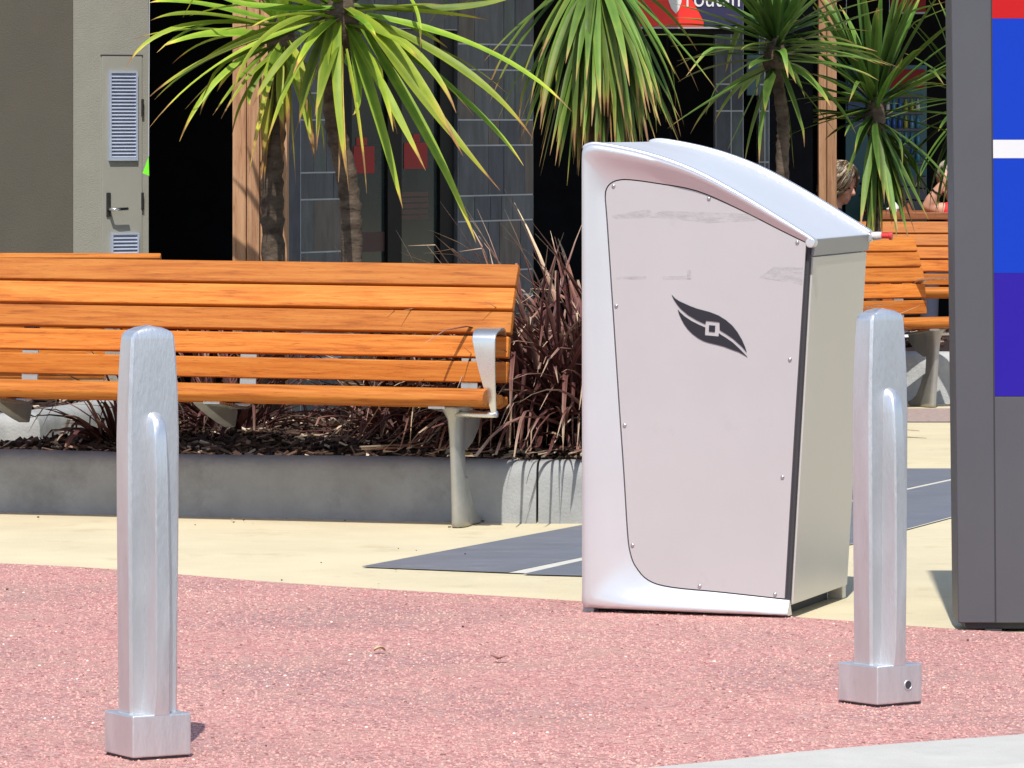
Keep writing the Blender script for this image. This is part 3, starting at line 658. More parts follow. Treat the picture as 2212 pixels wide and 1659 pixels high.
# old tape marks on the panel (worn grey glue residue)
def residue_mat():
    m, nt, b = new_mat('glue_residue'); L = nt.links; co = coords(nt, (14, 14, 60)); n1 = N(nt, 'ShaderNodeTexNoise', Scale=1.6, Detail=7.0, Roughness=.75); L.new(co, n1.inputs['Vector'])
    r = ramp(nt, [(.40, (0, 0, 0)), (.66, (.42, .42, .42))]); L.new(n1.outputs[0], r.inputs[0]); b.inputs['Base Color'].default_value = (.42, .41, .40, 1); b.inputs['Roughness'].default_value = .8
    L.new(r.outputs[0], b.inputs['Alpha']); return m
M['residue'] = residue_mat()
for pts in ([(1320, 466), (1400, 452), (1412, 462), (1430, 455), (1640, 463), (1635, 476), (1530, 482), (1420, 470), (1330, 472)], [(1330, 598), (1395, 596), (1395, 603), (1330, 603)], [(1430, 597), (1490, 596), (1492, 603), (1432, 604)], [(1640, 600), (1672, 576), (1735, 578), (1733, 616), (1690, 608)], [(1484, 585), (1492, 582), (1493, 604), (1484, 604)]):
    q = [bu(*p) for p in pts]; mb = MB(); mb.prism(q, lambda p, k: Vector((p[0], .0008 + .0010 * k, p[1]))); mb.build('glue_mark', M['residue'], bin_)
# plinth pads and rear foot
for x0, x1, y0, y1 in ((1284, 1396, 1324, 1331), (1556, 1690, 1332, 1339)):
    a = bu(x0, y0); b = bu(x1, y1); mb = MB(); mb.bx(a[0], b[0], -.012, .06, b[1], a[1]); mb.build('base_pad', M['bin_white'], bin_, bevel=.001)
mb = MB(); mb.bx(.02, .56, .05, DEP - .06, -.004, .035); mb.build('plinth', M['dark_gap'], bin_)
mb = MB(); mb.bx(.555, .60, DEP - .03, DEP + .012, -.004, .055); mb.build('rear_foot', M['bin_side'], bin_, bevel=.003)
mb = MB(); mb.bx(.003, .035, .0, .06, -.003, .022); mb.build('front_foot', M['trim_and_shadow'], bin_, bevel=.003)

# ------------------------------------------------------------------ information totem
TY = 14.62; ts = F / TY
tl = (2070 - CX) / ts
tot = thing('sign_totem', 'grey upright sign totem with red, blue and white panel at right edge', 'sign', (tl, TY, 0))
def tz(y): return CH - (y - HZ) / ts
Wt, Ht = 1.05, 2.75
mb = MB(); top_off = -.031
pts = [(0, .022), (Wt, .022), (Wt - top_off * .5, Ht), (top_off, Ht)]
mb.prism(pts, lambda p, k: Vector((p[0], .0 + .20 * k, p[1]))); mb.build('body', M['tot_grey'], tot, bevel=.004)
mb = MB(); mb.bx(.02, Wt - .02, .015, .185, .006, .0218); pl = mb.build('plinth', M['tot_dark'], tot)
for x in (.075, .5, .95):
    mb = MB(); mb.bx(x, x + .045, .01, .19, -.004, .0055); mb.build('levelling_foot', M['tot_dark'], tot)
def edge(y): return (2143 + (2152 - 2143) * min(1, y / 1340) - 2070) / ts
def band(y0, y1, m, label):
    mb = MB(); pts = [(edge(y1), tz(y1) + .0006), (Wt - .04, tz(y1) + .0006), (Wt - .04, tz(y0)), (edge(y0), tz(y0))]
    mb.prism(pts, lambda p, k: Vector((p[0], -.004 + .006 * k, p[1]))); o = mb.build('panel_band', m, tot); o['label'] = label
band(-420, -160, M['p_blue'], 'blue band at the head of the sign'); band(-160, 40, M['p_red'], 'red band of the sign'); band(40, 302, M['p_blue'], 'upper blue band'); band(302, 342, M['p_white'], 'white bar'); band(342, 590, M['p_blue'], 'lower blue band'); band(590, 856, M['p_indigo'], 'indigo band')
mb = MB(); mb.prism([(edge(1340), .024), (Wt - .04, .024), (Wt - .04, tz(857)), (edge(857), tz(857))], lambda p, k: Vector((p[0], -.003 + .005 * k, p[1]))); mb.build('lower_panel', M['tot_grey'], tot, bevel=.001)
mb = MB(); mb.prism([(edge(1342) - .004, .023), (edge(1342) - .0005, .023), (edge(-420) - .0005, tz(-420)), (edge(-420) - .004, tz(-420))], lambda p, k: Vector((p[0], -.0008 + .003 * k, p[1]))); mb.build('panel_groove', M['tot_dark'], tot)

# ------------------------------------------------------------------ beige building with service door at left
C0 = PX(158, 259, 24.0); yawc = R(28)
bb = thing('service_building', 'beige rendered building corner with a louvred service door at far left', 'building', (C0.x, C0.y, 0), 0)
dR = Vector((cos(yawc), sin(yawc))); dL = Vector((-cos(R(14)), sin(R(14))))
wlen = .42
def bpt(p, z, off=0.0): return Vector((dR.x * p + dR.y * off, dR.y * p - dR.x * off, z))
rp0 = hit(321, 259, (C0.x, C0.y), (dR.x, dR.y))[0]
a = Vector((0, 0)); b = dR * rp0; c = b + Vector((-.25, .968)) * 1.5; d = dL * 4.0 + Vector((0, 3.0)); e_ = dL * 4.0
mb = MB(); mb.prism([tuple(v) for v in (a, b, c, d, e_)], lambda p, k: Vector((p[0], p[1], -.05 + 3.6 * k))); mb.build('wall', M['beige'], bb)
mb = MB(); n_ = Vector((-sin(R(14)), -cos(R(14)))) * .004
mb.prism([tuple(dL * .0 + n_), tuple(dL * 4.0 + n_), tuple(dL * 4.0), tuple(dL * 0.0)], lambda p, k: Vector((p[0], p[1], -.04 + 3.58 * k))); mb.build('shaded_wall_face', M['beige_shaded'], bb)  # thin sheet darkens the left face, standing in for its shade
def bq(x, y): return hit(x, y, (C0.x, C0.y), (dR.x, dR.y))
def facebox(x0, y0, x1, y1, o0, o1, name, m, parent, bevel=0):
    p0, z0 = bq(x0, y1)[0], bq((x0 + x1) / 2, y1)[1]; p1, z1 = bq(x1, y0)[0], bq((x0 + x1) / 2, y0)[1]
    mb = MB(); mb.prism([(p0, z0), (p1, z0), (p1, z1), (p0, z1)], lambda p, k: bpt(p[0], p[1], o0 + (o1 - o0) * k)); return mb.build(name, m, parent, bevel=bevel)
door = facebox(219, 122, 306, 1000, -.004, .006, 'door', M['door_paint'], bb, .002)
facebox(217, 118, 308, 121.4, .0, .004, 'door_shadow_gap', M['dark_gap'], bb)
for (x0, y0, x1, y1) in ((233, 154, 294, 347), (237, 503, 297, 640)):
    v = facebox(x0, y0, x1, y1, .0061, .009, 'louvre_vent', M['vent'], door)
    n = int((y1 - y0 - 10) / 7.6)
    for k in range(n):
        ya = y0 + 7 + k * (y1 - y0 - 12) / n
        p0 = bq(x0 + 4, ya)[0]; p1 = bq(x1 - 4, ya)[0]; z = bq((x0 + x1) / 2, ya)[1]
        mb = MB(); mb.prism([(.0095, z), (.021, z - .011), (.0195, z - .0125), (.0095, z - .003)], lambda p, k_: bpt(p0 if k_ == 0 else p1, p[1], p[0])); s = mb.build('louvre_slat', M['vent'], bb); s.parent = door
    for (u0, u1, w0, w1) in ((x0, x1, y0, y0 + 4), (x0, x1, y1 - 6, y1), (x0, x0 + 4, y0 + 4, y1 - 6), (x1 - 4, x1, y0 + 4, y1 - 6)):
        facebox(u0, w0, u1, w1, .0091, .022, 'vent_frame', M['vent'], door)
for y in (232, 434): facebox(303.5, y - 18, 308, y + 18, .0062, .016, 'hinge', M['bronze'], door, .001)
hd = facebox(228, 416, 237, 468, .0062, .014, 'door_handle', M['bronze'], door, .002)
p_, z_ = bq(233, 452); mb = MB(); mb.tube([bpt(p_, z_, .014), bpt(p_, z_, .05), bpt(p_ + .02, z_, .055), bpt(p_ + .075, z_ + .003, .055)], [.009, .008, .008, .007], 10); mb.build('lever', M['bronze'], hd, smooth=True) if False else None
lv = mb.build('lever', M['steel'], door, smooth=True)

# ------------------------------------------------------------------ dark shop building with stone piers
shop = thing('shop_building', 'dark shopfront building behind the palms with slate piers and black glass', 'building', (0, 26.5, 0))
SB = Vector((0, 26.5, 0))
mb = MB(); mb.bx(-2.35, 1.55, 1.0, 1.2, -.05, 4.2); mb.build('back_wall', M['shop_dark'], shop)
mb = MB(); mb.bx(-2.35, -1.50, -1.8, 1.2, 2.6, 2.8); mb.build('unseen_shade_canopy', M['unseen_shade_canopy'], shop); mb = MB(); mb.bx(-2.35, -2.2, -.4, 1.0, -.05, 2.58); mb.build('side_wall', M['shop_dark'], shop)  # unseen canopy added to keep sun off the dark opening; side wall
mb = MB(); mb.bx(-1.62, .75, -4.9, 1.2, 2.9, 3.1); mb.build('unseen_shade_canopy', M['unseen_shade_canopy'], shop); mb = MB(); mb.bx(.76, 1.55, -1.2, 1.2, 2.9, 3.1); mb.build('unseen_shade_canopy', M['unseen_shade_canopy'], shop)  # unseen canopies added above the frame to shade stone front and entrance
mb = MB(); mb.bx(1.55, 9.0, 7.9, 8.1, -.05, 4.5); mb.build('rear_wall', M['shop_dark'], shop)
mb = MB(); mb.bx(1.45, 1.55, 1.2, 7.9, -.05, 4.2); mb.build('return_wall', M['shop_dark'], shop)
mb = MB(); mb.bx(1.56, 9.0, 4.8, 8.1, 3.05, 3.25); mb.build('unseen_rear_canopy', M['unseen_shade_canopy'], shop)  # out of view, added so the rear wall and cabinet stay shaded
# oblique stone front
S0 = PX(650, 259, 23.4); S1 = PX(1152, 259, 25.1)
sdv = Vector((S1.x - S0.x, S1.y - S0.y)); SL = sdv.length; sdv = sdv.normalized()
def sq(x, y): return hit(x, y, (S0.x, S0.y), (sdv.x, sdv.y))
def spt(p, z, off=0.0): return Vector((S0.x + sdv.x * p + sdv.y * off, S0.y + sdv.y * p - sdv.x * off, z)) - SB
def sbox(p0, p1, z0, z1, o0, o1, name, m, parent, bevel=0):
    mb = MB(); mb.prism([(p0, z0), (p1, z0), (p1, z1), (p0, z1)], lambda p, k: spt(p[0], p[1], o0 + (o1 - o0) * k)); return mb.build(name, m, parent, bevel=bevel)
rng = random.Random(21)
def pier(x0, x1, zb, zt, name='stone_pier', phase=0.0):
    p0, p1 = sq(x0, 259)[0], sq(x1, 259)[0]
    core = sbox(p0, p1, zb, zt, -.16, -.004, name, M['slates'][1], shop); sbox(p0 + .002, p1 - .002, zb, zt, -.0038, -.001, 'grout_bed', M['grout'], core)
    z = zb; big = phase > .5
    while z < zt - .02:
        h = .232 if big else .118; h = min(h, zt - z); big = not big
        p = p0
        while p < p1 - .01:
            w = rng.choice((.10, .14, .19, .26)); w = min(w, p1 - p)
            if p1 - (p + w) < .05: w = p1 - p
            pr = rng.uniform(.0015, .004)
            sbox(p + .0025, p + w - .0025, z + .0035, z + h - .0035, -.0008, pr, 'stone_tile', rng.choice(M['slates']), core)
            p += w
        z += h
    return core
pier(650, 738, 0, 2.9); pier(990, 1152, 0, 2.9, phase=1)
lz = sq(860, 62)[1]
pier(740, 988, lz, 2.9, 'stone_lintel', 1)
pa, pb = sq(741, 259)[0], sq(987, 259)[0]
pm0, pm1 = sq(845, 259)[0], sq(875, 259)[0]
sbox(pa, pb, 0, lz - .002, -.10, -.06, 'door_reveal', M['shop_dark'], shop)
fdr = sbox(pa, pa + .10, 0, lz - .003, -.055, -.018, 'door_frame', M['frame_black'], shop)
sbox(pm0, pm1, 0, lz - .003, -.055, -.018, 'door_frame', M['frame_black'], shop)
sbox(sq(958, 259)[0], pb, 0, lz - .003, -.055, -.018, 'door_frame', M['frame_black'], shop)
gl = sbox(pa + .102, pm0 - .002, .0, lz - .004, -.045, -.035, 'glass_pane', M['glass_dark'], shop)
gr = sbox(pm1 + .002, sq(958, 259)[0] - .002, .0, lz - .004, -.045, -.035, 'glass_pane', M['glass_dark'], shop)
for (x0, y0, x1, y1), par in (((777, 316, 822, 375), gl), ((886, 308, 936, 365), gr), ((783, 297, 806, 314.5), gl), ((906, 290, 920, 307), gr)):
    a = sq(x0, y1); b = sq(x1, y0); sbox(a[0], b[0], a[1], b[1], -.0345, -.0325, 'red_notice', M['dull_red'], par)
# bench reflection painted on the glass as brown strips, and a dark red film
for k in range(5):
    a = sq(873, 425 + k * 12.6); b = sq(938, 414 + k * 12.6); sbox(a[0], b[0], a[1], b[1], -.0345, -.0325, 'reflected_slat', simple('bench_reflection', (.075, .045, .035), .7), gr)
a = sq(785, 545); b = sq(868, 500); sbox(a[0], pm0 - .004, a[1], b[1], -.0345, -.0325, 'dark_red_film', simple('maroon_film', (.035, .008, .008), .6), gl)
# right hand piers, straight on
def pier_flat(x0, x1, Y, zt, tops, par=shop):
    X0, X1 = PX(x0, 0, Y).x, PX(x1, 0, Y).x; mb = MB(); mb.bx(X0, X1, Y - 26.5, Y - 26.5 + .3, 0, zt); core = mb.build('stone_pier', M['grout'], par)
    z = .0; big = True
    while z < zt - .03:
        h = min(.26 if big else .135, zt - z); big = not big
        xs = [X0, X0 + (X1 - X0) * .56, X1]
        for k in range(2):
            mb = MB(); mb.bx(xs[k] + .003, xs[k + 1] - .003, Y - 26.5 - rng.uniform(.0015, .004), Y - 26.5 - .0005, z + .004, z + h - .004); mb.build('stone_tile', rng.choice(M['slates']), core)
        z += h
pier_flat(1546, 1606, 26.9, 2.9, None)
X0, X1 = PX(1602, 0, 26.4).x, PX(1638, 0, 26.4).x
mb = MB(); mb.bx(PX(1611, 0, 26.7).x, PX(1640, 0, 26.7).x, .1, .16, PX(0, 206, 26.6).z, PX(0, 118, 26.6).z); mb.build('wall_box', M['teal_box'], shop, bevel=.004)
pier_flat(1640, 1662, 27.2, 2.9, None)
# sign board over the entrance
sg = thing('shop_sign', 'red and navy shop sign with white lettering above the dark entrance', 'sign', tuple(PX(1375, 60, 25.6)))
sgs = F / 25.6
wS, hS = (1605 - 1375) / sgs, 150 / sgs
split = (1520 - 1375) / sgs
mb = MB(); mb.prism([(0, .006), (split, .006), (split, .031), (split - .16, hS), (0, hS)], lambda p, k: Vector((p[0], .05 * k, p[1]))); mb.build('red_panel', M['sign_red'], sg)
mb = MB(); mb.prism([(split + .001, .012), (wS, .012), (wS, hS), (split - .158, hS), (split + .001, .032)], lambda p, k: Vector((p[0], .05 * k, p[1]))); mb.build('navy_panel', M['sign_blue'], sg)
mb = MB(); mb.bx(0, wS, .055, .075, -.03, hS); mb.build('backing', M['frame_black'], sg)
mb = MB(); mb.bx(0, wS, -.004, .03, -.004, .0045); mb.build('edge_trim', M['trim_and_shadow'], sg)
em = [(66, 58), (78, 22), (86, 40), (92, 58), (88, 74), (74, 76)]
def sgp(x, y): return ((x - 1375) / sgs, (60 - y) / sgs)
mb = MB(); mb.prism([sgp(*p) for p in ((1444, -30), (1474, -30), (1472, 5), (1466, 22), (1460, 30), (1450, 18), (1444, 2))], lambda p, k: Vector((p[0], -.004 + .0035 * k, p[1]))); mb.build('emblem', M['p_white'], sg)
tcu = bpy.data.curves.new('lettering', 'FONT'); tcu.body = 'routan'; tcu.size = .12; tcu.extrude = .0015
tob = bpy.data.objects.new('lettering', tcu); COL.objects.link(tob)
dg = bpy.context.evaluated_depsgraph_get(); me = bpy.data.meshes.new_from_object(tob.evaluated_get(dg)); bpy.data.objects.remove(tob)
lo = bpy.data.objects.new('lettering', me); COL.objects.link(lo); lo.parent = sg; lo.rotation_euler = (R(90), 0, 0); q = sgp(1480, 14); lo.location = (q[0], -.003, q[1]); me.materials.clear(); me.materials.append(M['p_white'])
wid = max(v.co.x for v in me.vertices); lo.scale = ((1598 - 1480) / sgs / wid, 1.0, 1)

# timber posts
def timber_post(label, x0, x1, Y, planks, z1=2.94):
    X0, X1 = PX(x0, 0, Y).x, PX(x1, 0, Y).x; cx = (X0 + X1) / 2
    root = thing('timber_post', label, 'post', (cx, Y, 0), 0, 'timber posts'); x = X0 - cx; tot_ = sum(planks)
    for i, w in enumerate(planks):
        ww = (X1 - X0) * w / tot_; d = .012 * (i % 2)
        o = bpy.data.objects.new('plank', None)
        mb = MB(); mb.bx(-z1 / 2, z1 / 2, -.0 + d, .17 - d, x + .0015, x + ww - .0015)
        me = mb.mesh('plank'); me.materials.append(M['post_wood']); o = bpy.data.objects.new('plank', me); COL.objects.link(o); o.parent = root
        o.rotation_euler = (0, R(-90), 0); o.location = (0, 0, z1 / 2)
        bv = o.modifiers.new('bevel', 'BEVEL'); bv.width = .004; bv.segments = 2
        x += ww
    return root
timber_post('thick laminated timber post behind the leftmost palm trunk', 501, 621, 21.45, [1.3, .8, 1.0, 1.1])
timber_post('narrow timber post standing behind the seated woman with streaked hair', 1768, 1808, 31.5, [1.2, 1.0])

# cabinet, shelf and boards in the shade at right
cb = thing('display_cabinet', 'blue and teal drinks cabinet half hidden behind the right palm', 'cabinet', tuple(PX(1915, 259, 33.6))[:2] + (0,))
cs = F / 33.6
def cbx(x0, y0, x1, y1, d0, d1, name, m, par=None):
    a, b = PX(x0, y1, 33.6), PX(x1, y0, 33.6); mb = MB(); mb.bx(a.x - cb.location.x, b.x - cb.location.x, d0, d1, a.z, b.z); return mb.build(name, m, par or cb, bevel=.004)
cbx(1826, 140, 2002, 700, 0, .5, 'body', M['cab_teal']); cbx(1830, 148, 1905, 262, -.02, -.0005, 'header_panel', M['cab_blue']); cbx(1907, 150, 1998, 190, -.02, -.0005, 'red_panel', M['dull_red'])
for k in range(5):
    cbx(1912 + (k % 2) * 3, 205 + k * 36, 1994, 211 + k * 36, -.03, -.0005, 'shelf', M['grey_board'])
cols = [(.02, .08, .3), (.5, .5, .5), (.04, .2, .3), (.3, .3, .05), (.1, .25, .4)]
rb = random.Random(4)
for k in range(4):
    for j in range(6):
        mc = simple('bottle_colour', rb.choice(cols), .3); x = 1918 + j * 13
        a = PX(x, 205 + (k + 1) * 36, 33.55); mb = MB(); mb.tube([(a.x - cb.location.x, -.025, a.z), (a.x - cb.location.x, -.025, a.z + .05), (a.x - cb.location.x, -.025, a.z + .062), (a.x - cb.location.x, -.025, a.z + .08)], [.014, .014, .006, .006], 8)
        o = mb.build('bottle', mc, None, smooth=True); o.location = cb.location; tag(o, 'small bottle on the shelves of the blue drinks cabinet', 'bottle', 'bottles in the drinks cabinet')
sh = thing('shelf_rack', 'dark shelf rack behind the woman with streaked hair', 'shelf', tuple(PX(1905, 259, 33.2))[:2] + (0,))
def shb(x0, y0, x1, y1, d0, d1, name, m):
    a, b = PX(x0, y1, 33.2), PX(x1, y0, 33.2); mb = MB(); mb.bx(a.x - sh.location.x, b.x - sh.location.x, d0, d1, max(0, a.z), b.z); return mb.build(name, m, sh)
for x in (1862, 1893, 1917, 1935): shb(x, 385, x + 2.5, 760, 0, .012, 'upright', M['grey_board'])
for y in (395, 421, 447, 475): shb(1861, y, 1938, y + 5, -.01, .2, 'shelf', M['grey_board'])
gb = thing('leaning_board', 'grey boards leaning beside the shelf rack', 'board', tuple(PX(1970, 259, 33.0))[:2] + (0,))
for k, y in enumerate((378, 405, 432, 459)):
    a, b = PX(1938, y + 26, 33.0), PX(2000, y, 33.0); mb = MB(); mb.box(((a.x + b.x) / 2 - gb.location.x, .01 * k, (a.z + b.z) / 2), (b.x - a.x, .02, b.z - a.z - .006), Matrix.Rotation(R(6), 3, 'Y')); mb.build('board', M['grey_board'], gb)
mb = MB(); a, b = PX(1938, 700, 33.05), PX(2000, 380, 33.05); mb.bx(a.x - gb.location.x, b.x - gb.location.x, .08, .11, 0, b.z); mb.build('backing', M['shop_dark'], gb)
hs_ = thing('hanging_sign', 'dark red hanging board with pale lower edge at top right', 'sign', tuple(PX(1962, 30, 33.0)))
mb = MB(); k = F / 33.0; mb.bx(-38 / k, 38 / k, 0, .04, .012, 120 / k); mb.build('board', M['dull_red'], hs_)
mb = MB(); mb.bx(-38 / k, 38 / k, -.004, .044, 0, .0118); mb.build('lower_edge', M['grout'], hs_)
def pennant(label, pts, Y):
    v = [PX(x, y, Y) for x, y in pts]; c = v[0]; root = thing('lime_pennant', label, 'pennant', tuple(c), 0, 'lime pennants')
    mb = MB(); mb.prism([(p.x - c.x, p.z - c.z) for p in v], lambda p, k: Vector((p[0], .004 * k + .02 * sin(p[1] * 40), p[1]))); mb.build('cloth', M['lime'], root)
    mb = MB(); mb.tube([(0, .002, 0), (0, .002, .02), (.004, .003, .8)], .002, 6); mb.build('cord', M['grout'], root)
pennant('lime green pennant at the edge of the beige building', [(321, 338), (308, 374), (322, 380)], 23.9)
pennant('lime green pennant left of the right palm crown', [(1828, 70), (1826, 98), (1838, 102), (1844, 93)], 32.0)
pennant('lime green pennant above the right palm crown', [(1921, 46), (1920, 72), (1929, 60)], 32.0)

# ------------------------------------------------------------------ table, napkin, card, people
tY = 31.9; tS = F / tY
t0 = PX(1885, 459, tY)
tb = thing('timber_table', 'brown timber table where the person in red leans an elbow', 'table', (t0.x + .9, tY, 0))
tzp = t0.z
for k in range(5):
    mb = MB(); mb.bx(-.9, .9, -.0 + k * .15, .145 + k * .15, tzp - .042, tzp); mb.build('top_board', M['table_wood'], tb, bevel=.004)
for x in (-.8, .8):
    for y in (.06, .66): mb = MB(); mb.bx(x - .04, x + .04, y - .04, y + .04, 0, tzp - .043); mb.build('leg', M['table_wood'], tb, bevel=.004)
nk = PX(1930, 459, tY); mb = MB(); mb.ball((0, 0, .02), (.035, .03, .035), None, 9, 6); rr_ = random.Random(3)
mb.v = [(v[0] * rr_.uniform(.6, 1.2), v[1] * rr_.uniform(.6, 1.2), max(.001, v[2] * rr_.uniform(.6, 1.2))) for v in mb.v]
tag(mb.build('paper_napkin', M['paper'], loc=(nk.x, tY + .05, tzp + .001)), 'crumpled white napkin on the brown table', 'napkin')
cd = PX(1962, 459, tY); mb = MB(); mb.prism([(-.05, 0), (.03, 0), (.004, .055)], lambda p, k: Vector((p[0], .09 * k, p[1]))); tag(mb.build('folded_card', M['table_wood'], loc=(cd.x, tY + .02, tzp + .001)), 'brown folded card standing on the table', 'card')

def voxel_body(name, shapes, m, parent, vox=.009):
    mb = MB()
    for s in shapes:
        if s[0] == 'b': mb.ball(s[1], s[2], s[3] if len(s) > 3 else None, 18, 12)
        else: 
            pts = s[1]; rad = s[2]
            mb.tube(pts, rad, 14)
            for p, r in zip(pts, rad): mb.ball(p, (r * .99,) * 3, None, 14, 8)
    me = mb.mesh(name); o = bpy.data.objects.new(name, me); COL.objects.link(o)
    rm = o.modifiers.new('r', 'REMESH'); rm.mode = 'VOXEL'; rm.voxel_size = vox; rm.use_smooth_shade = True
    sm = o.modifiers.new('s', 'SMOOTH'); sm.factor = .5; sm.iterations = 3
    dg = bpy.context.evaluated_depsgraph_get(); me2 = bpy.data.meshes.new_from_object(o.evaluated_get(dg)); bpy.data.objects.remove(o)
    me2.name = name; me2.materials.clear(); me2.materials.append(m)
    ob = bpy.data.objects.new(name, me2); COL.objects.link(ob); ob.parent = parent; return ob
def head_shapes(c, fwd, up, sc_=1.0):
    c = Vector(c); f = Vector(fwd).normalized(); u = (Vector(up) - f * f.dot(Vector(up))).normalized(); r = f.cross(u)
    m = Matrix((r, f, u)).transposed()      # columns: right, forward, up
    P = lambda x, y, z: c + (r * x + f * y + u * z) * sc_
    S = lambda a, b, d: (a * sc_, b * sc_, d * sc_)
    sh = [('b', P(0, -.008, .025), S(.073, .092, .090), m), ('b', P(0, .022, -.045), S(.056, .062, .068), m), ('b', P(0, .062, -.086), S(.024, .024, .020), m),
          ('t', [P(0, .082, .012), P(0, .103, -.020), P(0, .097, -.030)], [.009 * sc_, .014 * sc_, .012 * sc_]), ('b', P(0, .083, -.060), S(.024, .010, .007), m), ('b', P(0, .079, -.071), S(.020, .010, .007), m),
          ('b', P(.036, .066, .026), S(.024, .014, .008), m), ('b', P(-.036, .066, .026), S(.024, .014, .008), m), ('b', P(.040, .058, -.03), S(.020, .018, .02), m), ('b', P(-.040, .058, -.03), S(.020, .018, .02), m),
          ('b', P(.073, -.005, -.008), S(.008, .018, .030), m), ('b', P(-.073, -.005, -.008), S(.008, .018, .030), m)]
    return sh, P, m
def strands(name, P, m, parent, n, rng, length, face=.35, tip=.5):
    mb = MB()
    for k in range(n):
        az = rng.uniform(-pi, pi); th = rng.uniform(0, .95) ** .8 * 1.35
        if abs(az) < 1.2 and th > .6: th = rng.uniform(.05, .55)
        base = (sin(th) * sin(az), sin(th) * cos(az), cos(th)); L = length * rng.uniform(.6, 1.1)
        w = rng.uniform(.006, .011); prev = None; pts = []
        for j in range(7):
            t = j / 6; a = th + (1.75 - th) * min(1, t * 1.5) * (.92 if abs(az) > 1.0 else .78); drop = max(0, t - .45) * L
            rr = 1.10 + .14 * rng.random()
            az2 = az + (math.copysign(1.0, az) * t if abs(az) < 1.75 else 0)
            pts.append(P(sin(a) * sin(az2) * .083 * rr, sin(a) * cos(az2) * .098 * rr - .012, .028 + cos(a) * .096 * rr - drop))
        n0 = len(mb.v); mb.tube(pts, [w * .8, w, w, w, w * .9, w * .7, w * .25], 5); mb.a += [min(1, max(0, rng.choice((.05, .12, .3, .45, .8, .95))))] * (len(mb.v) - n0)
    me = MB.mesh(mb, name, True); o = bpy.data.objects.new(name, me); COL.objects.link(o); me.materials.append(m); o.parent = parent; return o
# woman in profile behind the bin
wY = 32.4; wS_ = F / wY; hc = PX(1815, 399, wY)
w1 = thing('person', 'seated person with streaked brown and blond hair looking down, head above the bin roof', 'person', (hc.x - .10, wY, 0), 0, 'seated people')
def wl(v): return Vector(v) - Vector((hc.x - .10, wY, 0))
h = wl(hc); f1 = (.84, -.46, -.34)
shs, P1_, m1_ = head_shapes(h, f1, (0, 0, 1), 1.0)
neck = h + Vector((-.05, .01, -.10)); chest = neck + Vector((-.05, .02, -.30)); hip = Vector((chest.x - .06, .03, .50))
bodysh = shs + [('t', [h + Vector((-.03, .01, -.05)), neck], [.050, .056]), ('t', [neck + Vector((-.01, 0, -.04)), chest + Vector((0, 0, .08)), chest, hip], [.075, .125, .135, .15]),
      ('t', [neck + Vector((-.02, -.09, -.07)), neck + Vector((-.02, -.18, -.09)), neck + Vector((.06, -.21, -.34)), neck + Vector((.28, -.14, -.40))], [.06, .055, .042, .032]),
      ('t', [neck + Vector((-.02, .09, -.07)), neck + Vector((-.02, .18, -.09)), neck + Vector((.06, .21, -.34)), neck + Vector((.28, .14, -.40))], [.06, .055, .042, .032]),
      ('t', [hip + Vector((0, -.09, -.02)), hip + Vector((.42, -.10, .0)), hip + Vector((.44, -.10, -.42)), hip + Vector((.55, -.10, -.45))], [.09, .062, .045, .038]),
      ('t', [hip + Vector((0, .09, -.02)), hip + Vector((.42, .10, .0)), hip + Vector((.44, .10, -.42)), hip + Vector((.55, .10, -.45))], [.09, .062, .045, .038])]
for s_ in (-1, 1):
    pw = neck + Vector((.28, .14 * s_, -.40)); bodysh.append(('b', pw + Vector((.045, 0, -.005)), (.045, .038, .018)))
    for k in range(4): bodysh.append(('t', [pw + Vector((.075, (-.027 + .018 * k) * 1, -.005)), pw + Vector((.115 - .006 * abs(k - 1.5), -.027 + .018 * k, -.012)), pw + Vector((.135 - .008 * abs(k - 1.5), -.027 + .018 * k, -.030))], [.009, .0085, .0075]))
    bodysh.append(('t', [pw + Vector((.03, -.034 * s_, 0)), pw + Vector((.065, -.055 * s_, -.008)), pw + Vector((.09, -.055 * s_, -.018))], [.011, .010, .008]))
voxel_body('body', bodysh, M['skin'], w1)
strands('hair', P1_, M['hair_a'], w1, 300, random.Random(5), .20)
for s_ in (-1, 1):
    mb = MB(); mb.ball(P1_(.033 * s_, .078, .006), (.011, .009, .006), m1_, 10, 6); mb.build('eye', M['eye'], w1, smooth=True)
voxel_body('top', [('t', [neck + Vector((-.02, 0, -.085)), chest + Vector((0, 0, .08)), chest, hip + Vector((0, 0, .03))], [.095, .137, .147, .16]),
      ('t', [neck + Vector((-.02, -.09, -.08)), neck + Vector((-.02, -.18, -.10)), neck + Vector((.03, -.2, -.25))], [.065, .064, .054]), ('t', [neck + Vector((-.02, .09, -.08)), neck + Vector((-.02, .18, -.10)), neck + Vector((.03, .2, -.25))], [.065, .064, .054])], M['top_dark'], w1, .012)
voxel_body('trousers', [('t', [hip + Vector((0, -.09, -.02)), hip + Vector((.42, -.10, .0)), hip + Vector((.44, -.10, -.40))], [.10, .075, .058]), ('t', [hip + Vector((0, .09, -.02)), hip + Vector((.42, .10, .0)), hip + Vector((.44, .10, -.40))], [.10, .075, .058]), ('t', [hip + Vector((0, -.06, .02)), hip + Vector((0, .06, .02))], [.155, .155])], M['jeans'], w1, .014)
bW = short_copy((hc.x - .235, wY - 1.2, 0), R(90), 'timber bench under the seated person with streaked hair, hidden by the bin')
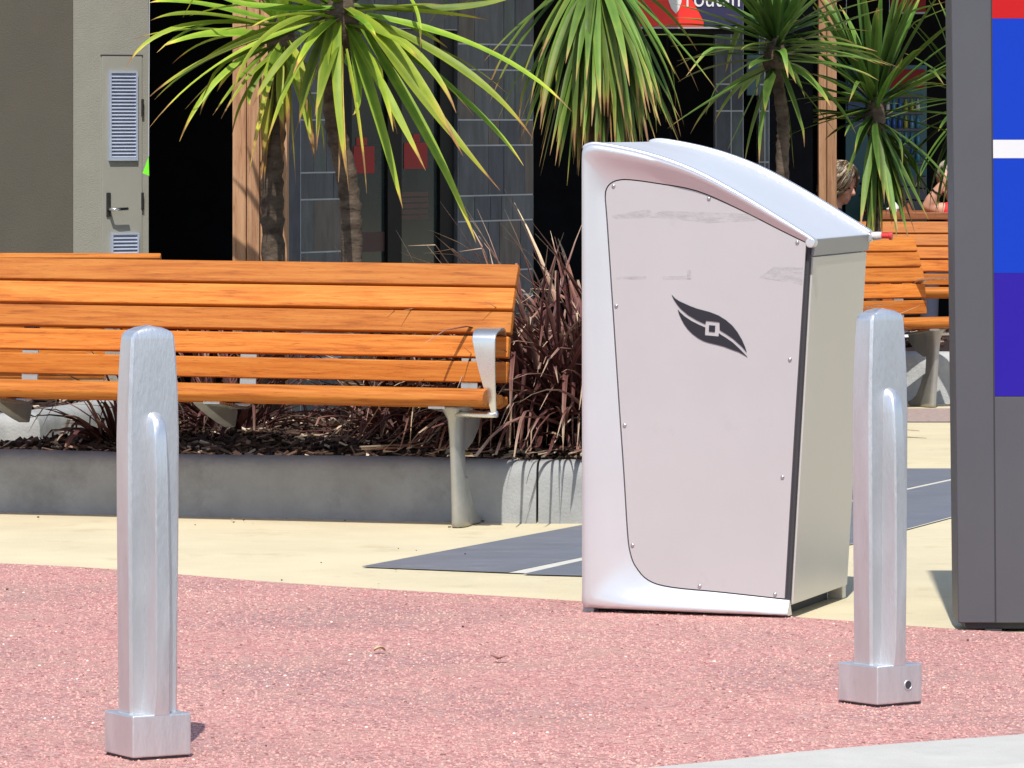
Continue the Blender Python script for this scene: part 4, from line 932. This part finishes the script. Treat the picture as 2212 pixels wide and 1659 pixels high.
# person in red at the table
pY = 32.15; hc2 = PX(2063, 394, pY)
w2 = thing('person', 'person in a red top leaning on the table, hand raised to the face', 'person', (hc2.x + .12, pY, 0), 0, 'seated people')
def w2l(v): return Vector(v) - Vector((hc2.x + .12, pY, 0))
h = w2l(hc2); f2 = (-.80, -.45, -.25)
shs, P2_, m2_ = head_shapes(h, f2, (-.15, 0, 1), 1.0)
neck = h + Vector((.06, .03, -.10)); chest = neck + Vector((.10, .08, -.28)); hip = Vector((chest.x + .10, .12, .50))
elb = w2l(PX(2004, 455, tY + .10)); elb.z = tzp + .037
wr = w2l(PX(2032, 402, tY + .07)); hd_ = w2l(PX(2044, 380, tY + .08))
shl = neck + Vector((.00, -.16, -.10))
bs = shs + [('t', [h + Vector((.02, .01, -.05)), neck], [.052, .058]), ('t', [neck + Vector((.01, 0, -.04)), chest + Vector((0, 0, .08)), chest, hip], [.08, .13, .14, .155]),
     ('t', [neck + Vector((0, -.08, -.07)), shl, elb.lerp(shl, .45), elb], [.062, .056, .047, .036]), ('t', [elb, elb.lerp(wr, .3), elb.lerp(wr, .75), wr], [.034, .039, .031, .025]),
     ('b', wr.lerp(hd_, .75), (.030, .038, .046)),
     ('t', [neck + Vector((.02, .09, -.07)), neck + Vector((.02, .17, -.10)), neck + Vector((.10, .21, -.34)), neck + Vector((-.04, .1, -.48))], [.06, .055, .042, .032]),
     ('t', [hip + Vector((0, -.09, -.02)), hip + Vector((-.40, -.10, .0)), hip + Vector((-.42, -.10, -.42)), hip + Vector((-.53, -.10, -.45))], [.09, .062, .045, .038]),
     ('t', [hip + Vector((0, .09, -.02)), hip + Vector((-.40, .10, .0)), hip + Vector((-.42, .10, -.42)), hip + Vector((-.53, .10, -.45))], [.09, .062, .045, .038])]
ud = (hd_ - wr).normalized(); sd_ = Vector((.5, -.8, 0)).normalized()
for k in range(4):
    b0 = hd_ + sd_ * (-.027 + .018 * k) + ud * .004; b1 = b0 + ud * (.034 - .004 * abs(k - 1.4)) + Vector((.014, .01, 0)); b2 = b1 + ud * .012 + Vector((.026, .016, 0))
    bs.append(('t', [b0, b1, b2], [.0095, .009, .008]))
bs.append(('t', [wr + ud * .02 + sd_ * .02, wr + ud * .045 + sd_ * .045 + Vector((.02, .01, 0)), wr + ud * .07 + sd_ * .045 + Vector((.035, .02, 0))], [.012, .0105, .009]))
lw = neck + Vector((-.04, .1, -.48)); bs.append(('b', lw + Vector((-.045, 0, 0)), (.045, .038, .017)))
for k in range(4): bs.append(('t', [lw + Vector((-.075, -.027 + .018 * k, 0)), lw + Vector((-.12 + .006 * abs(k - 1.5), -.027 + .018 * k, .002)), lw + Vector((-.145 + .008 * abs(k - 1.5), -.027 + .018 * k, -.012))], [.009, .0085, .0075]))
bs.append(('t', [lw + Vector((-.03, -.034, 0)), lw + Vector((-.065, -.055, 0)), lw + Vector((-.09, -.058, -.006))], [.011, .010, .008]))
voxel_body('body', bs, M['skin'], w2)
strands('hair', P2_, M['hair_b'], w2, 220, random.Random(9), .10)
for s_ in (-1, 1):
    mb = MB(); mb.ball(P2_(.033 * s_, .078, .006), (.011, .009, .006), m2_, 10, 6); mb.build('eye', M['eye'], w2, smooth=True)
wb = elb.lerp(wr, .72); mb = MB(); td = (wr - elb).normalized(); o1 = td.orthogonal().normalized(); o2 = td.cross(o1)
mb.tube([wb + (o1 * cos(q) + o2 * sin(q)) * .034 for q in [2 * pi * k / 20 for k in range(21)]], .005, 8); mb.build('bracelet', M['eye'], w2, smooth=True)
voxel_body('top', [('t', [neck + Vector((.01, 0, -.075)), chest + Vector((0, 0, .08)), chest, hip + Vector((0, 0, .03))], [.09, .142, .152, .165]), ('t', [neck + Vector((0, -.08, -.075)), shl, elb.lerp(shl, .52)], [.07, .066, .058]),
      ('t', [neck + Vector((.02, .09, -.075)), neck + Vector((.02, .17, -.10)), neck + Vector((.06, .19, -.22))], [.068, .064, .056])], M['top_red'], w2, .012)
voxel_body('trousers', [('t', [hip + Vector((0, -.09, -.02)), hip + Vector((-.40, -.10, .0)), hip + Vector((-.42, -.10, -.40))], [.10, .075, .058]), ('t', [hip + Vector((0, .09, -.02)), hip + Vector((-.40, .10, .0)), hip + Vector((-.42, .10, -.40))], [.10, .075, .058]), ('t', [hip + Vector((0, -.06, .02)), hip + Vector((0, .06, .02))], [.16, .16])], M['jeans'], w2, .014)
ch = thing('chair', 'chair under the person in the red top, hidden by the sign totem', 'chair', (w2.location.x + hip.x, pY + .12, 0))
mb = MB(); mb.bx(-.2, .2, -.2, .2, .30, .335); mb.build('seat', M['table_wood'], ch, bevel=.004)
for x in (-.17, .17):
    for y in (-.17, .17): mb = MB(); mb.bx(x - .018, x + .018, y - .018, y + .018, 0, .299); mb.build('leg', M['table_wood'], ch)
mb = MB(); mb.bx(.205, .225, -.2, .2, .30, .75); mb.build('backrest', M['table_wood'], ch, bevel=.004)

# ------------------------------------------------------------------ cordyline palms
def leaf_strip(base, az, el, L, Wd, droop, rng, tint0=.3, brown=.0, fold=.22, kink=None, n=11):
    p = Vector(base); vs = []; at = []; ds = L / n; curl = rng.uniform(-.25, .25); tw = rng.uniform(-.5, .5)
    for i in range(n + 1):
        t = i / n; e = el - droop * t ** 1.35
        if kink and t > kink[0]: e -= kink[1] * min(1, (t - kink[0]) * 6)
        e = max(e, -1.5); a = az + curl * t * t
        d = Vector((cos(e) * cos(a), cos(e) * sin(a), sin(e)))
        s = Vector((-sin(a), cos(a), 0)); up = s.cross(d) * -1; up = d.cross(s)
        q = tw * t; s2 = s * cos(q) + up * sin(q); u2 = up * cos(q) - s * sin(q)
        w = Wd * .5 * min(1, .45 + 2.2 * t) * (1 - t ** 2.6) + .0006
        vs += [p + s2 * w, p - u2 * (w * fold * 2), p - s2 * w]
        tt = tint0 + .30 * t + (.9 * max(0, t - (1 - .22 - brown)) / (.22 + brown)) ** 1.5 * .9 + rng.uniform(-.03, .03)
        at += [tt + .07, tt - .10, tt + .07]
        p = p + d * ds
    fs = []
    for i in range(n):
        for k in range(2): fs.append((3 * i + k, 3 * i + k + 1, 3 * i + 3 + k + 1, 3 * i + 3 + k))
    return vs, fs, at
def attach_leaf(name, data, m, parent):
    vs, fs, at = data; me = bpy.data.meshes.new(name); me.from_pydata(vs, [], fs); a = me.attributes.new('tint', 'FLOAT', 'POINT'); a.data.foreach_set('value', [max(0, min(1, x)) for x in at])
    me.polygons.foreach_set('use_smooth', [True] * len(me.polygons)); me.materials.append(m)
    o = bpy.data.objects.new(name, me); COL.objects.link(o); o.parent = parent; return o
def path_leaf(c, root_loc, Y0, pts, wpx, dy, rng, tint):
    """one long blade: a curve from the crown out to its tip, real depth dy in front of the crown"""
    k = 1 / (1.7015 * 1.15732); q = [((250 * 1.7015 + x) * k, y * k) for x, y in pts]
    (x0, y0), (x1, y1), (x2, y2) = q; P = []
    cx1, cy1 = 2 * x1 - (x0 + x2) / 2, 2 * y1 - (y0 + y2) / 2; n = 13; sc_ = F / Y0; wd = wpx * k / sc_
    for i in range(n + 1):
        t = i / n; P.append(PX((1 - t) ** 2 * x0 + 2 * t * (1 - t) * cx1 + t * t * x2, (1 - t) ** 2 * y0 + 2 * t * (1 - t) * cy1 + t * t * y2, Y0 - dy * (1 - (1 - t) ** 1.7)))
    vs, fs, at = [], [], []; nn = Vector((rng.uniform(-.3, .3), -.62, .78)).normalized(); tw = rng.uniform(-.5, .5); br = rng.uniform(.0, .14); ph = rng.uniform(0, 6)
    for i, p in enumerate(P):
        t = i / n; d = (P[min(i + 1, n)] - P[max(i - 1, 0)]).normalized(); s_ = d.cross(nn).normalized(); u = s_.cross(d)
        a = tw * t + .12 * sin(t * 9 + ph); s2 = s_ * cos(a) + u * sin(a); u2 = u * cos(a) - s_ * sin(a); w = wd * .56 * min(1, .5 + 2.0 * t) * (1 - t ** 2.8) + .0006
        vs += [p + s2 * w - root_loc, p - u2 * w * .38 - root_loc, p - s2 * w - root_loc]
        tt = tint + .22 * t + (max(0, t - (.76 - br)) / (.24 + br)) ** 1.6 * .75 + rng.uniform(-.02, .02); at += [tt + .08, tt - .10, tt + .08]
    for i in range(n):
        for j in range(2): fs.append((3 * i + j, 3 * i + j + 1, 3 * i + j + 4, 3 * i + j + 3))
    return attach_leaf('leaf', (vs, fs, at), M['leaf'], c)
def palm(label, base, trunk_pts, rad, leaves, seed, m, core_r=.06, group='cordyline palms'):
    """trunk_pts world points; leaves list of (count, el range, L range, W, droop range, tint, brown, az range)"""
    rng = random.Random(seed); base = Vector(base)
    root = thing('cordyline_palm', label, 'palm tree', tuple(base), 0, group)
    pts = catmull([Vector(p) - base for p in trunk_pts], 12)
    rr = [rad[0] + (rad[1] - rad[0]) * (i / (len(pts) - 1)) for i in range(len(pts))]
    rr = [r * (1 + .07 * (i % 3 - 1) + rng.uniform(-.05, .05)) for i, r in enumerate(rr)]
    mb = MB(); mb.tube(pts, rr, 18, jitter=.05, rng=rng); mb.build('trunk', M['bark'], root, smooth=True)
    top = pts[-1]
    mb = MB(); mb.tube([top + Vector((0, 0, -.14)), top + Vector((0, 0, -.05)), top + Vector((0, 0, .05)), top + Vector((0, 0, .14))], [rad[1] * .9, core_r, core_r * .8, .01], 14, jitter=.12, rng=rng)
    crown = mb.build('crown', M['bark'], root, smooth=True)
    for cnt, el, Ls, Wd, dr, tint, brown, azr in leaves:
        for k in range(cnt):
            az = rng.uniform(*azr) if azr else 2 * pi * (k + rng.random()) / cnt
            e = R(rng.uniform(*el)); b = top + Vector((cos(az) * core_r * .6, sin(az) * core_r * .6, .10 * sin(e) + rng.uniform(-.04, .04)))
            kink = (rng.uniform(.35, .75), rng.uniform(.3, 1.0)) if rng.random() < .14 else None
            d = leaf_strip(b, az, e, rng.uniform(*Ls), Wd * rng.uniform(.75, 1.15), R(rng.uniform(*dr)), rng, tint + rng.uniform(-.12, .12), brown * rng.random(), kink=kink)
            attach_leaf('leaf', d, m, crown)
    return root
FR = (-pi * .98, -pi * .02)   # toward the camera side
Yp = 19.9
pm1 = palm('leafy cordyline palm with broad yellow green leaves, nearest of the palms', PX(758, 955, Yp), [PX(758, 965, Yp), PX(760, 560, Yp), PX(752, 400, Yp), PX(722, 260, Yp), PX(722, 140, Yp), PX(738, 30, Yp)], (.043, .034),
     [(5, (-30, -5), (.45, .70), .040, (6, 34), .24, .10, FR), (7, (-5, 25), (.5, .75), .050, (10, 36), .30, .06, FR), (22, (24, 85), (.6, .85), .056, (10, 40), .30, 0, None), (14, (-25, 25), (.5, .75), .050, (12, 45), .16, .1, (0, pi)), (4, (-80, -55), (.40, .6), .018, (0, 15), .72, .5, FR)], 101, M['leaf'], .062)
Yp = 20.7
pm0 = palm('older cordyline palm on a dark trunk in front of the thick timber post', PX(590, 945, Yp), [PX(590, 950, Yp), PX(590, 570, Yp), PX(588, 380, Yp), PX(596, 240, Yp), PX(606, 70, Yp)], (.046, .040),
     [(12, (-70, -30), (.30, .48), .036, (10, 40), .30, .35, None), (16, (-20, 30), (.40, .60), .040, (20, 50), .22, .10, None), (18, (25, 85), (.45, .65), .044, (15, 45), .24, 0, None), (10, (-88, -72), (.36, .5), .032, (0, 8), .55, .5, FR)], 102, M['leaf'], .058)
rl = random.Random(77)
def crown_of(o): return [c for c in o.children if c.name.startswith('crown')][0]
C1, C0_ = crown_of(pm1), crown_of(pm0)
for pts, w, dy, tn in [([(1016, 80), (1008, 350), (1048, 745)], 40, .30, .46), ([(990, 85), (945, 330), (922, 640)], 38, .34, .44), ([(955, 90), (820, 310), (712, 600)], 34, .28, .46), ([(930, 100), (760, 270), (650, 450)], 32, .20, .44),
     ([(960, 50), (690, 165), (555, 440)], 36, .26, .46), ([(1050, 100), (1215, 390), (1385, 725)], 42, .34, .46), ([(1060, 110), (1185, 500), (1288, 888)], 44, .25, .34), ([(1110, 110), (1400, 590), (1605, 1045)], 46, .22, .34),
     ([(1050, 30), (1290, 250), (1545, 665)], 60, .50, .50), ([(1120, 70), (1410, 455), (1702, 810)], 48, .40, .48), ([(1130, 70), (1560, 305), (1842, 590)], 42, .22, .46), ([(1130, 60), (1650, 215), (2008, 475)], 42, .16, .44),
     ([(1120, 80), (1370, 250), (1515, 480)], 38, .30, .54), ([(1130, 90), (1560, 430), (1802, 705)], 30, .10, .24), ([(1300, -30), (1352, 60), (1362, 205)], 16, .2, .5), ([(930, 90), (520, 260), (208, 545)], 28, .20, .56),
     ([(900, 80), (480, 235), (203, 418)], 28, .10, .56), ([(960, 110), (885, 330), (848, 525)], 40, .10, .26), ([(1070, 120), (1180, 320), (1265, 570)], 28, .15, .40), ([(1060, 120), (1100, 380), (1074, 490)], 28, .05, .28),
     ([(1000, 30), (640, 20), (420, -60)], 44, .1, .34), ([(1080, 20), (1500, 30), (1800, -30)], 34, .0, .3), ([(1020, 100), (1030, 450), (1058, 812)], 16, .22, .85)]:
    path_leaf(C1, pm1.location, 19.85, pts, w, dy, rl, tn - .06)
for pts, w, dy, tn in [([(760, 150), (480, 140), (272, 196)], 52, .30, .40), ([(760, 120), (430, 55), (213, 88)], 44, .25, .36), ([(740, 90), (410, 10), (208, 12)], 40, .2, .36), ([(740, 110), (330, 115), (108, 292)], 24, .30, .52), ([(700, 190), (480, 360), (338, 602)], 24, .28, .50),
     ([(720, 200), (520, 320), (425, 490)], 20, .2, .46), ([(740, 230), (620, 340), (515, 505)], 18, .2, .5), ([(780, 180), (765, 420), (792, 565)], 30, .2, .62), ([(770, 180), (710, 320), (700, 470)], 30, .22, .50), ([(800, 170), (860, 300), (880, 480)], 28, .18, .66), ([(750, 200), (650, 360), (640, 450)], 30, .15, .30)]:
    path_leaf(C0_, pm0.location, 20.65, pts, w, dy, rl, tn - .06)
Yp = 20.3
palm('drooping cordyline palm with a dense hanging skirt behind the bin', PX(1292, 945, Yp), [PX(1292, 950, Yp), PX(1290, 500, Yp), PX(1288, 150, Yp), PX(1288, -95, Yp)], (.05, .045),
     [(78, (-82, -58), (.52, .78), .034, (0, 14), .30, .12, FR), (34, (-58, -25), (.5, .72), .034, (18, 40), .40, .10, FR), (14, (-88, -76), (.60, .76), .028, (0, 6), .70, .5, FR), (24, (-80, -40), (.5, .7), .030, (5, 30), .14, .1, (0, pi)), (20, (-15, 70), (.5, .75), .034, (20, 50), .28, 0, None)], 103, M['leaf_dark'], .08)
Yp = 21.8
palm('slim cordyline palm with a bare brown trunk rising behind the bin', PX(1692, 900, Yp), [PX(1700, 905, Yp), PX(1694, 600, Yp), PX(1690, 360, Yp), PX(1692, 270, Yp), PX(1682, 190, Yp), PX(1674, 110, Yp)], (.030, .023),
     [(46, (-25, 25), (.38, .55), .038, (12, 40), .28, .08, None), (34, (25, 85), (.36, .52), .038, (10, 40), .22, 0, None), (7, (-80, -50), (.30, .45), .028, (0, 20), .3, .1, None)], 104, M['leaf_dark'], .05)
Yp = 27.6
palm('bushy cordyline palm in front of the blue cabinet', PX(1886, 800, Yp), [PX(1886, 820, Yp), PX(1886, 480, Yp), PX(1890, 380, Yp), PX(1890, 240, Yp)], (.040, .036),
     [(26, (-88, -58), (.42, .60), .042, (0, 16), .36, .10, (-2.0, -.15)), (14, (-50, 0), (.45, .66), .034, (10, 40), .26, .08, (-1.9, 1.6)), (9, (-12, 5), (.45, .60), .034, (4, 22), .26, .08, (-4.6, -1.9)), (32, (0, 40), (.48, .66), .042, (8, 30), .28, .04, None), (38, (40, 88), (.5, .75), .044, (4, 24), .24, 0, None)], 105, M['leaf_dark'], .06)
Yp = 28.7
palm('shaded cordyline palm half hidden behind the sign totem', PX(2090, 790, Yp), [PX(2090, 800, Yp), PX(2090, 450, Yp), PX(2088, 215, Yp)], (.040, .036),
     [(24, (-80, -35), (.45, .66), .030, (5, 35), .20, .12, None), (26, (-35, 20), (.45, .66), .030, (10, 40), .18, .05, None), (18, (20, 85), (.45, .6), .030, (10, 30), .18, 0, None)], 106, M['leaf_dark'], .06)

# ------------------------------------------------------------------ dry red flax clumps in the planter
def flax(label, x, y, n_ind, n_stuff, hmax, spread, seed, group='dry flax clumps', hgt=hg1, lean=(-30, 85), wd=.017):
    rng = random.Random(seed); z = hgt(x, y) - .01
    root = thing('flax_plant', label, 'plant', (x, y, z), 0, group)
    def blade():
        az = rng.uniform(0, 2 * pi); r = spread * rng.random() ** .6; b = Vector((cos(az) * r, sin(az) * r, 0)); az2 = az + rng.gauss(0, .7)
        e = R(rng.uniform(30, 85)) if rng.random() < .68 else R(rng.uniform(0, 40)); L = hmax * rng.uniform(.45, 1.1)
        kink = (rng.uniform(.25, .8), rng.uniform(.6, 2.2)) if rng.random() < .45 else None
        vs, fs, at = leaf_strip(b, az2, e, L, wd * rng.uniform(.5, 1.5), R(rng.uniform(15, 125)), rng, rng.choice((.0, .05, .1, .15, .22, .28, .34, .55)), .2, fold=.3, kink=kink, n=8)
        vs = [Vector((v.x, v.y, max(v.z, .004 + .01 * rng.random()))) for v in vs]; return vs, fs, at
    stem = MB()
    for k in range(n_stuff):
        vs, fs, at = blade(); stem.add(vs, fs, at)
    if n_stuff:
        stem.a = [max(0, min(1, x_)) for x_ in stem.a]; o = stem.build('blade_mass', M['flax'], root); o['kind'] = 'stuff'
    for k in range(n_ind): attach_leaf('blade', blade(), M['flax'], root)
    return root
flax('dense dry reddish flax clump between the front bench and the bin', .24, 19.25, 190, 900, .86, .30, 31)
flax('dry flax clump spilling out behind the bin frame, beside the bench end', .42, 19.8, 70, 700, .95, .32, 32)
flax('dry flax clump under the left part of the front bench', -1.42, 19.45, 45, 40, .42, .10, 33)
flax('dry flax clump behind the seat bracket of the front bench', -1.02, 19.65, 40, 60, .58, .12, 34)
flax('dry flax clump below the middle of the front bench', -.40, 19.5, 45, 50, .52, .11, 35)
flax('spiky flax clump standing behind the bench back near the palm trunks', -.38, 20.6, 40, 50, .80, .14, 36)
flax('dry flax clump showing above the right half of the bench back', -.05, 20.3, 45, 60, .74, .16, 37)
flax('flax clump with pale spikes behind the bench at left', -1.22, 20.35, 26, 20, .86, .10, 38)

# ------------------------------------------------------------------ litter on the paving
def fallen_leaf(label, x, y, L, Wd, rz, m):
    p = G(x, y); mb = MB(); rows = []
    for i in range(9):
        t = i / 8; w = Wd * sin(pi * min(1, t * 1.02)) ** .7 * .5 + .0004; rows.append([Vector(((t - .5) * L, k * w, .008 + .006 * abs(k) + .008 * sin(t * pi))) for k in (-1, 0, 1)])
    mb.grid(rows); o = mb.build('fallen_leaf', m, smooth=True, loc=(p.x, p.y, 0)); o.rotation_euler = (0, 0, rz); tag(o, label, 'leaf', 'fallen leaves')
fallen_leaf('pale dry leaf lying on the red paving', 820, 1414, .032, .03, .3, simple('dry_leaf', (.50, .38, .22), .8))
fallen_leaf('small red brown leaf on the red paving', 1078, 1433, .022, .05, 1.2, simple('brown_leaf', (.18, .06, .04), .8))
fallen_leaf('yellow leaf caught on the planter edge by the bench leg', 1012, 1000, .03, .05, .4, simple('yellow_leaf', (.55, .50, .12), .8))
bpy.data.objects['fallen_leaf.002'].location = (PX(1012, 996, 18.62).x, 18.66, .215)
p = PX(1995, 755, 26.6); mb = MB(); rr_ = random.Random(8)
rows = [[Vector((.16 * (i / 6 - .5), .22 * (j / 4 - .5), .02 + rr_.uniform(0, .035))) for j in range(5)] for i in range(7)]; mb.grid(rows)
tag(mb.build('crumpled_paper', M['paper'], loc=(p.x, 26.95, .28)), 'crumpled white paper on the mulch under the right hand bench', 'paper')

rs = random.Random(44); mb = MB()
for k in range(46):
    x = rs.uniform(-20, 2230); y = rs.choice((rs.uniform(1135, 1240), rs.uniform(1115, 1135), rs.uniform(1230, 1640)))
    g = G(x, y); d = rs.uniform(.0022, .0055); m = Matrix.Rotation(rs.uniform(0, 6), 3, 'Z') @ Matrix.Rotation(rs.uniform(-.4, .4), 3, 'X')
    if inside(g.x, g.y, PA) : continue
    mb.box((g.x, g.y, .004 + d * .25), (d * rs.uniform(.8, 2.2), d, d * .7), m, rs.choice((.3, .55, .7, .85)))
tag(mb.build('ground_debris', M['mulch']), 'tiny dark bark crumbs scattered over the cream and red paving', 'debris', kind='stuff')
